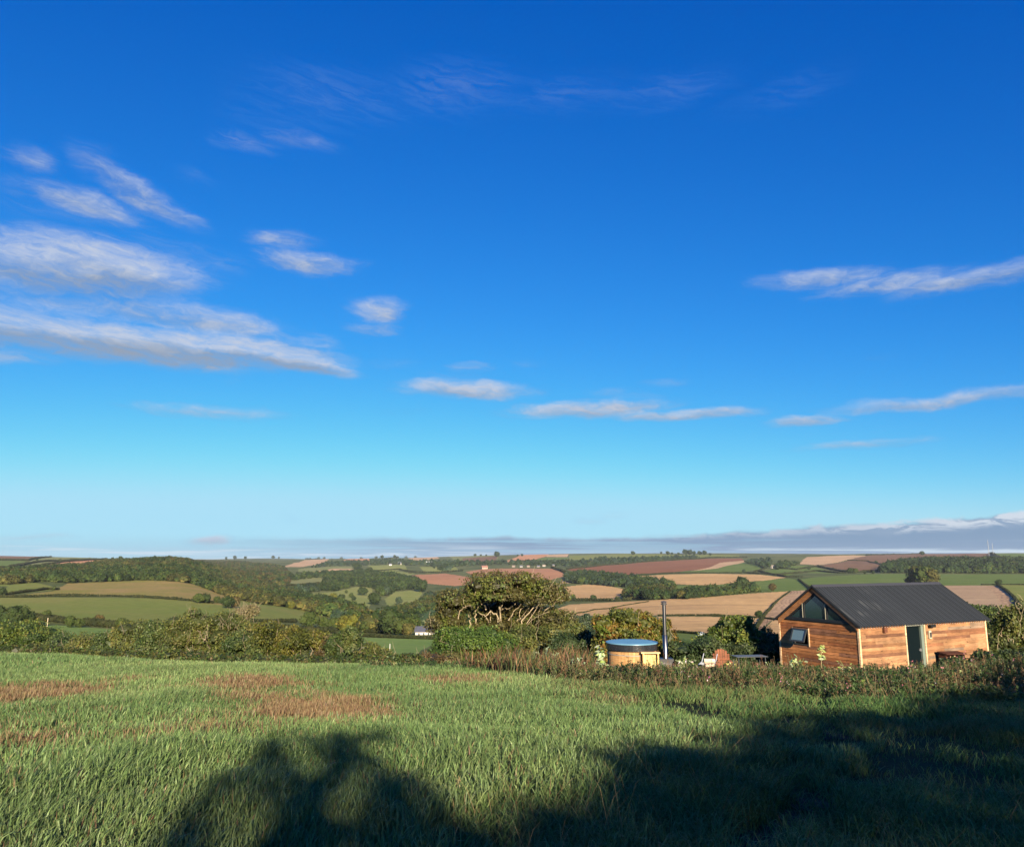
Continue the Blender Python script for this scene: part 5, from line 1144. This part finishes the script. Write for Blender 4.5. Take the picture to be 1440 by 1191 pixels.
def grass_field():
    rg = np.random.default_rng(3)
    tot = Geo()
    for (y0, y1, n, h0, w0) in ((3.2, 7.5, 90000, .24, .0120), (7.5, 12, 130000, .235, .0150), (12, 20, 240000, .22, .0155), (20, 34, 290000, .21, .018), (34, 58, 280000, .21, .026)):
        x, y = field_points(int(n * GRASS), y0, y1, rg)
        e = np.interp(x / y, EDGE_T, EDGE_Y)
        k = in_crop(x, y) & (y < e + 3.5) ; x, y = x[k], y[k]; P = xy3(x, y); m = len(x)
        dry = np.zeros(m)
        wob = (fbm(P, .9, 8, 3) - .5)
        for p in DRY: dry = np.maximum(dry, inside(p, x + wob * 1.8 + rg.normal(size=m) * .45, y + wob * 3 + rg.normal(size=m) * .8).astype(float))
        dens = fbm(P, .5, 21, 3)
        isdry = (rg.random(m) < dry * (.35 + 1.1 * fbm(P, 2.2, 71, 2)) * np.clip(.34 + 3.2 * (dens - .42), .06, .74)) | (rg.random(m) < .035)
        g1 = np.array([(.070, .124, .040), (.094, .151, .050), (.124, .184, .062), (.165, .215, .082)])
        tone = fbm(P, .22, 31, 3)
        c = g1[np.clip((tone * 4 + rg.normal(size=m) * .8).astype(int), 0, 3)] * (.55 + .9 * rg.random((m, 1))) * (.72 + .56 * fbm(P, .16, 35, 3))[:, None]
        d1 = np.array([(.145, .092, .048), (.20, .15, .078), (.105, .058, .036), (.16, .12, .058)])
        c = np.where(isdry[:, None], d1[rg.integers(0, 4, m)] * (.7 + .6 * rg.random((m, 1))), c)
        h = h0 * (.40 + .95 * rg.random(m)) * (.45 + 1.15 * fbm(P, .9, 41, 3)); h = np.where(isdry, h * .95, h * (1 - .45 * dry))
        w = w0 * (.45 + .7 * rg.random(m)); lean = np.where(isdry, .22, .15 + .5 * rg.random(m) ** 1.3)
        blades(tot, x, y, h, w, lean, c, int(y0 * 10))
    obj('grass', tot, M_BLADE, kind='stuff', label='long blue green grass covering the near field, with dry reddish patches', category='grass')
    # rough grass of the margin and track, with shade darkening put into the blade colours
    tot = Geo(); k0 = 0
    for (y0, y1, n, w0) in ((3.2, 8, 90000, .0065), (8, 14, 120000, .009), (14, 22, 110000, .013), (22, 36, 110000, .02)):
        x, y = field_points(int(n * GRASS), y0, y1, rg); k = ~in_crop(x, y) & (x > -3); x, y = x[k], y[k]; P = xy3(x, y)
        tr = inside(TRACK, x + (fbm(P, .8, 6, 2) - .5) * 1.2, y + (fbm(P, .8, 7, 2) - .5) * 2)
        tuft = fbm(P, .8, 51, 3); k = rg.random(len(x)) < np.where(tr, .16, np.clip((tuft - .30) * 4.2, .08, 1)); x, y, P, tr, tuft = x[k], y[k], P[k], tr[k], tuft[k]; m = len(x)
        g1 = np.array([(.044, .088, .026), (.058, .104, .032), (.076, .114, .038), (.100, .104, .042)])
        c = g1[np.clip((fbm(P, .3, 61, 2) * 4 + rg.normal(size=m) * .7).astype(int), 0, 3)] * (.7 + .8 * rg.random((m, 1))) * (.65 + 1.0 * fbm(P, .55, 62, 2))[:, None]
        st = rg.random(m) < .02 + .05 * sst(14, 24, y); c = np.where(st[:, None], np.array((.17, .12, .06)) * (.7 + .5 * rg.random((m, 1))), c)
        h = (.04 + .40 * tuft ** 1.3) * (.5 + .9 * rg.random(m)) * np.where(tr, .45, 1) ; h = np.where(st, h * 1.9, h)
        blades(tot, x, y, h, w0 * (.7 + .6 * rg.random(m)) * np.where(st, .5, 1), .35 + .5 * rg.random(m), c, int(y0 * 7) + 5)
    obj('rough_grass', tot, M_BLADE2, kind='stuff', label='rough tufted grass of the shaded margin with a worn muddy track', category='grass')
GRASS = 1.15
grass_field()
# mud of the worn track
g = Geo(); xs = np.linspace(0, 12, 90); ys = np.linspace(3, 24, 150); X, Y = np.meshgrid(xs, ys, indexing='ij'); m = len(ys)
P = xy3(X, Y); ins = inside(TRACK, X + (fbm(P, .8, 6, 2) - .5) * 1.2, Y + (fbm(P, .8, 7, 2) - .5) * 2) & (fbm(P, 1.1, 9, 2) > .36)
V = np.stack([X, Y, H(X, Y) + .012], -1).reshape(-1, 3); i, j = np.nonzero(ins[:-1, :-1] & ins[1:, 1:])
Q = np.stack([i * m + j, (i + 1) * m + j, (i + 1) * m + j + 1, i * m + j + 1], 1); used, inv = np.unique(Q, return_inverse=True)
obj('path', g.add(V[used], inv.reshape(-1, 4), None), ground_mat('mud', (.030, .022, .018), (.045, .034, .026), .6), smooth=True, kind='structure', label='dark worn muddy track through the grass', category='path')

# ------------------------------------------------------------------ weeds of the verge and the garden
VERGE = ground_poly([(500,942),(585,942),(640,943),(705,947),(760,958),(860,966),(960,972),(1080,978),(1200,984),(1320,990),(1440,996),(1750,1005),(1900,935),(1440,932),(1090,944),(940,942),(860,944),(800,941),(700,939),(560,938)], 6.)
def verge_points(n, rg):
    x = rg.uniform(-9, 36, n * 3); y = rg.uniform(17, 42, n * 3); k = inside(VERGE, x, y)
    k &= ~((np.abs(x - T[0]) < 1.2) & (np.abs(y - (T[1] + .65)) < 1.3))
    hx = (x - HUT[0]) * math.cos(TH) + (y - HUT[1]) * math.sin(TH); hy = -(x - HUT[0]) * math.sin(TH) + (y - HUT[1]) * math.cos(TH)
    k &= ~((hx > -.15) & (hx < HL + .15) & (hy > -.35))
    return x[k][:n], y[k][:n]
def weed_height(x, y): return (.31 + .18 * sst(20, 24, y) - .24 * sst(25, 33, y) + .22 * sst(14, 19, x) * (1 - sst(31, 36, y)))
def weeds(name, label, n, seed, stemc, leafc, leaves, lsize, hmul, spread, topc=None, topn=0, tops=.02, region=None):
    rg = np.random.default_rng(seed); x, y = verge_points(n, rg); P = xy3(x, y); pat = fbm(P, .35, seed, 2)
    k = pat > (region or 0); x, y, P = x[k], y[k], P[k]; n = len(x); z = H(x, y); h = weed_height(x, y) * (.30 + 1.45 * fbm(P, .75, 77, 3)) * hmul * (.65 + .7 * rg.random(n))
    g = Geo(); d = rg.normal(size=(n, 2)) * .10
    # stems as thin crossed ribbons
    for a in (0, 1):
        s = np.zeros((n, 3)); s[:, a] = .006
        b = np.stack([x, y, z - .02], 1); t = b + np.stack([d[:, 0], d[:, 1], h], 1)
        V = np.stack([b - s, b + s, t + s * .5, t - s * .5], 1).reshape(-1, 3); g.add(V, np.arange(4 * n).reshape(n, 4), None, np.repeat(palette(n, stemc, rg=rg), 1, 0))
    if leaves:
        kk = np.repeat(np.arange(n), leaves); m = len(kk); t = rg.random(m) ** .75; th = rg.random(m) * 6.28; r = spread * (1.15 - .75 * t) * rg.random(m) ** .6
        L = np.stack([x[kk] + d[kk, 0] * t + r * np.cos(th), y[kk] + d[kk, 1] * t + r * np.sin(th), z[kk] + h[kk] * t * .95 + .02], 1)
        N = np.stack([np.cos(th) * .8, np.sin(th) * .8, .7 + 0 * th], 1) + rg.normal(size=(m, 3)) * .5
        cards(g, L, N, lsize * (.6 + .8 * rg.random(m)), palette(m, leafc, L, .5, seed, rg=rg), .42, 0, rg)
    if topn:
        kk = np.repeat(np.arange(n), topn); m = len(kk); t = .62 + .40 * rg.random(m)
        L = np.stack([x[kk] + d[kk, 0] * t, y[kk] + d[kk, 1] * t, z[kk] + h[kk] * t], 1) + rg.normal(size=(m, 3)) * np.array([.03, .03, .01])
        cards(g, L, rg.normal(size=(m, 3)), tops * (.6 + .8 * rg.random(m)), palette(m, topc, rg=rg), .5, 0, rg)
    return obj(name, g, M_PLANT, kind='stuff', label=label, category='weeds')
BR = [(.11, .055, .028), (.15, .085, .04), (.07, .038, .022), (.19, .12, .06)]
weeds('nettles', 'dark green nettles and leafy weeds filling the verge', 11000, 1, [(.06, .06, .025)], [(.018, .040, .011), (.030, .058, .015), (.046, .076, .019), (.058, .066, .022)], 26, .042, .85, .12)
weeds('dock_seedheads', 'rusty brown dock seed stalks in the verge', 1300, 2, [(.16, .08, .04)], [(.08, .075, .03), (.12, .075, .035)], 7, .04, 1.15, .07, BR, 22, .020, region=.44)
weeds('brown_weeds', 'dead brown weeds and ferns along the verge', 1700, 3, [(.20, .13, .07)], [(.085, .052, .025), (.12, .075, .036), (.06, .042, .022), (.07, .075, .026)], 22, .036, .8, .12, region=.40)
weeds('tall_dry_grass', 'tall straw coloured grass stalks in the verge', 3000, 4, [(.20, .15, .08), (.14, .105, .05), (.26, .19, .10)], [(.3, .22, .12)], 0, .03, 1.15, .05, [(.20, .14, .075), (.15, .10, .05)], 5, .016)
weeds('green_weeds', 'bright leafy weeds scattered in the verge', 900, 5, [(.10, .14, .04)], [(.10, .15, .035), (.15, .19, .05), (.20, .23, .09)], 24, .045, .8, .13, region=.50)
weeds('pink_flowers', 'pink and white flowers among the garden weeds', 420, 6, [(.08, .10, .03)], [(.05, .08, .02)], 8, .03, 1.1, .06, [(.50, .16, .22), (.62, .55, .50), (.42, .12, .25)], 5, .026, region=.46)
def rust_patch():   # the long russet patch of dock and dead grass below the wind shaped tree
    rg = np.random.default_rng(71); pg = ground_poly([(640,941),(680,938),(760,936),(830,938),(840,952),(760,957),(700,950)], 6.)
    A = np.array(pg); x = rg.uniform(A[:, 0].min(), A[:, 0].max(), 9000); y = rg.uniform(A[:, 1].min(), A[:, 1].max(), 9000); k = inside(pg, x, y); x, y = x[k][:1700], y[k][:1700]; n = len(x)
    c = np.array([(.12, .055, .028), (.19, .10, .045), (.08, .042, .024), (.11, .10, .038), (.05, .07, .02), (.07, .09, .028)])[rg.integers(0, 6, n)] * (.6 + .7 * rg.random((n, 1)))
    g = Geo(); blades(g, x, y, (.55 + .65 * rg.random(n)) * (.5 + .8 * fbm(xy3(x, y), .9, 4, 2)), .020 + .02 * rg.random(n), .15 + .3 * rg.random(n), c, 5)
    obj('dead_grass', g, M_PLANT, kind='stuff', label='russet dead grass clump at the foot of the bushes', category='grass')
rust_patch()
def leafy_plant(label, u, v0, top, y, n, ls, cols, stem=(.16, .20, .06), spread=.35, seed=0, tall=False, name='leafy_plant'):
    rg = np.random.default_rng(seed + 7000); B = at(u, y); h = ratio(top) * y - B[2]; e = empty(name, tuple(B), 0, label=label, category='plant')
    g = Geo(); ns = 1 if tall else 5; tips = []
    for k in range(ns):
        d = rg.normal(size=2) * spread * (.15 if tall else .6); p = [[0, 0, 0], [d[0] * .4, d[1] * .4, h * .5], [d[0], d[1], h * (1 if k == 0 else rg.uniform(.7, .95))]]; tube(g, p, [.02, .016, .008], 5, stem); tips.append(p)
    obj('stem', g, M_PLANT, e)
    g = Geo(); k = rg.integers(0, ns, n); t = rg.uniform(.55 if tall else .3, 1.02, n); tp = np.array(tips)
    P = tp[k, 1] * (1 - t[:, None]) * 1.2 + tp[k, 2] * t[:, None]; P[:, 2] = tp[k, 2, 2] * t; th = rg.random(n) * 6.28; r = ls * (.6 + .8 * rg.random(n))
    P += np.stack([np.cos(th) * r, np.sin(th) * r, rg.normal(size=n) * .04], 1); N = np.stack([np.cos(th) * .5, np.sin(th) * .5, 1 + 0 * th], 1) + rg.normal(size=(n, 3)) * .35 + np.array([0, -.5, 0])
    cards(g, P, N, ls * (.6 + .7 * rg.random(n)), palette(n, cols, rg=rg), .45, 0, rg); obj('leaves', g, M_PLANT, e)
SIL = [(.26, .34, .20), (.34, .42, .26), (.20, .28, .14)]; LIM = [(.22, .30, .08), (.34, .40, .14), (.42, .46, .24)]
leafy_plant('silvery leaved plant standing below the dark leaved bush', 772, 0, 911, 35, 46, .13, SIL, seed=1)
leafy_plant('pale green leafy plant beside the hot tub', 842, 0, 909, 31.5, 80, .13, LIM + SIL, seed=2)
leafy_plant('lower pale leaved plant left of the hot tub', 812, 0, 926, 30, 46, .11, SIL, seed=3)
leafy_plant('pale leaved plant nearest the field left of the hot tub', 834, 0, 940, 27, 34, .09, LIM, seed=9)
leafy_plant('large pale leaved plant against the gable wall', 1122, 0, 920, 33, 30, .15, SIL + LIM, seed=4)
leafy_plant('tall yellow flowered stalk in front of the gable wall', 1156, 0, 907, 32, 34, .10, LIM, stem=(.45, .38, .18), seed=5, tall=True)
leafy_plant('yellow green plant beside the hut corner', 1196, 0, 930, 32.5, 40, .08, LIM, seed=6)
leafy_plant('green plant growing in front of the hut door', 1272, 0, 935, 34.5, 60, .09, [(.12, .18, .06), (.20, .26, .10)], seed=7)
leafy_plant('bright green plant by the steps of the hot tub', 921, 0, 924, 31, 36, .07, LIM, seed=8)
leafy_plant('yellow plant right of the rounded garden chair', 1034, 0, 927, 31.5, 40, .07, LIM + [(.5, .42, .1)], seed=10)
leafy_plant('pale plant at the corner of the gable wall', 1093, 0, 930, 32.5, 30, .07, LIM, seed=11)
leafy_plant('pale leaved plant beside the small logs', 962, 0, 924, 31, 44, .07, LIM + [(.6, .55, .5)], seed=12)

# ------------------------------------------------------------------ hedgerow trees behind the camera that throw the long morning shadows
def shade_trees():
    rg = np.random.default_rng(17)
    hd = np.array([SUN[0], SUN[1]]) / math.hypot(SUN[0], SUN[1]); pr = np.array([-hd[1], hd[0]]); D = 24.
    def toplane(P):
        P = np.asarray(P, float); s = (D - P[..., :2] @ hd) / math.cos(SUN_EL); return np.stack([P[..., :2] @ pr, P[..., 2] + s * math.sin(SUN_EL)], -1)
    # ground outlines of the shade: (share of leaves, outline)
    SH = [(1., [(428,1052),(448,1037),(480,1031),(502,1040),(512,1056),(500,1074),(484,1086),(476,1120),(480,1170),(484,1260),(380,1300),(412,1160),(424,1112),(432,1086),(456,1076),(460,1060),(444,1056)]),
          (1., [(372,1064),(392,1056),(414,1068),(440,1080),(430,1100),(405,1092),(386,1092)]), (.9, [(516,1034),(530,1024),(536,1040),(522,1050)]),
          (.42, [(222,1230),(236,1170),(262,1140),(300,1124),(335,1096),(374,1084),(400,1088),(425,1100),(416,1150),(395,1260)]),
          (.7, [(236,1230),(262,1165),(300,1140),(318,1150),(300,1260)]),
          (.95, [(528,1096),(556,1090),(584,1108),(598,1160),(600,1260),(490,1300),(508,1160)]), (.35, [(480,1090),(530,1085),(520,1160),(490,1180)]),
          (1., [(380,1178),(480,1150),(592,1138),(650,1146),(720,1138),(740,1500),(300,1500)]),
          (1., [(590,1150),(690,1148),(752,1138),(775,1104),(805,1086),(878,1052),(950,1047),(1005,1022),(1061,1016),(1150,1012),(1207,1002),(1290,988),(1330,958),(1370,942),(1440,932),(1600,917),(2000,902)])]
    polys = []
    for pb, pl in SH:
        tp = toplane(unproj([p[0] for p in pl], [p[1] for p in pl], 1.2, 75.)); polys.append((pb, tp))
    big = polys[-1][1]; sg = np.sign(big[-1, 0] - big[0, 0])
    polys[-1] = (1., np.concatenate([big, [[big[-1, 0] + sg * 10, big[-1, 1]], [big[-1, 0] + sg * 10, -3.], [big[0, 0], -3.]]]))
    A = np.concatenate([p for _, p in polys]); lo, hi = A.min(0), A.max(0); lo[1] = max(lo[1], -3.5); area = (hi - lo).prod(); n = int(area * 620)
    q = rg.uniform(lo[0], hi[0], n); z = rg.uniform(lo[1], hi[1], n)
    W = np.stack([q, z, 0 * q], 1); qj = q + (fbm(W, 1.1, 5, 3) - .5) * .55 + rg.normal(size=n) * .09; zj = z + (fbm(W, 1.3, 6, 3) - .5) * np.where(z > 2.2, .85, .32) + rg.normal(size=n) * .06
    pk = np.zeros(n)
    for pb, tp in polys: pk = np.maximum(pk, np.where(inside([tuple(p) for p in tp], qj, zj), pb, 0))
    pk *= np.where(fbm(W, 2.6, 8, 3) > np.where(z > 2.5, .27, .22), 1, .4)
    k = rg.random(n) < pk
    q, z = q[k], z[k]; n = len(q); dj = rg.normal(size=n) * 1.1
    P = np.stack([hd[0] * D + pr[0] * q, hd[1] * D + pr[1] * q, z], 1) + SUN * dj[:, None]
    keep = P[:, 2] > H(P[:, 0], P[:, 1]) + .05; P = P[keep]; q = q[keep]
    names = ['hedgerow tree behind the viewpoint casting the first shadow on the grass', 'hedgerow tree behind the viewpoint shading the middle of the field', 'hedgerow tree behind the viewpoint shading the rough margin', 'hedgerow tree behind the viewpoint shading the track', 'hedgerow tree behind the viewpoint shading the verge', 'hedgerow tree behind the viewpoint shading the bramble bank']
    ed = np.linspace(q.min(), q.max() + .01, 7)
    for i in range(6):
        m = (q >= ed[i]) & (q < ed[i + 1])
        if m.sum() < 10: continue
        qc = (ed[i] + ed[i + 1]) / 2; bx, by = hd[0] * D + pr[0] * qc, hd[1] * D + pr[1] * qc; B = np.array([bx, by, float(H(bx, by))])
        e = empty('hedgerow_tree', tuple(B), 0, label=names[i], category='tree', group='hedgerow trees behind the viewpoint'); g = Geo(); L = P[m] - B
        cards(g, L, rg.normal(size=(m.sum(), 3)), .10 * (.7 + .6 * rg.random(m.sum())), palette(int(m.sum()), GREENS['mid'], rg=rg), .55, 0, rg); obj('crown', g, M_LEAF, e)
        g = Geo(); zt = L[:, 2].max(); tube(g, [[0, 0, -.3], [.1, 0, zt * .4], [0, .1, zt * .75]], [.22, .16, .05], 8, (.15, .12, .09))
        for j in range(12):
            t = L[rg.integers(0, len(L))]; tube(g, [[0, 0, max(.3, min(t[2], zt * .5) * .6)], t * .5 + [0, 0, .1], t], [.06, .03, .01], 5, (.15, .12, .09))
        obj('trunk', g, M_BARK, e)
shade_trees()

# ------------------------------------------------------------------ haze
hz = bpy.data.materials.new('haze'); hz.use_nodes = True; t = NT(hz.node_tree); t.n.clear()
pv = t.n.new('ShaderNodeVolumePrincipled'); pv.inputs['Color'].default_value = (.70, .80, .95, 1); pv.inputs['Density'].default_value = HAZE = 2.8e-5; pv.inputs['Anisotropy'].default_value = 0.
t.l.new(pv.outputs[0], t.n.new('ShaderNodeOutputMaterial').inputs['Volume'])
g = Geo(); box(g, (-17000, -110, -150), (17000, 9700, 75)); obj('haze', g, hz, kind='stuff', label='thin pale blue air over the distant hills', category='haze')
print('terrain min', min(_ZG.min(), 0))
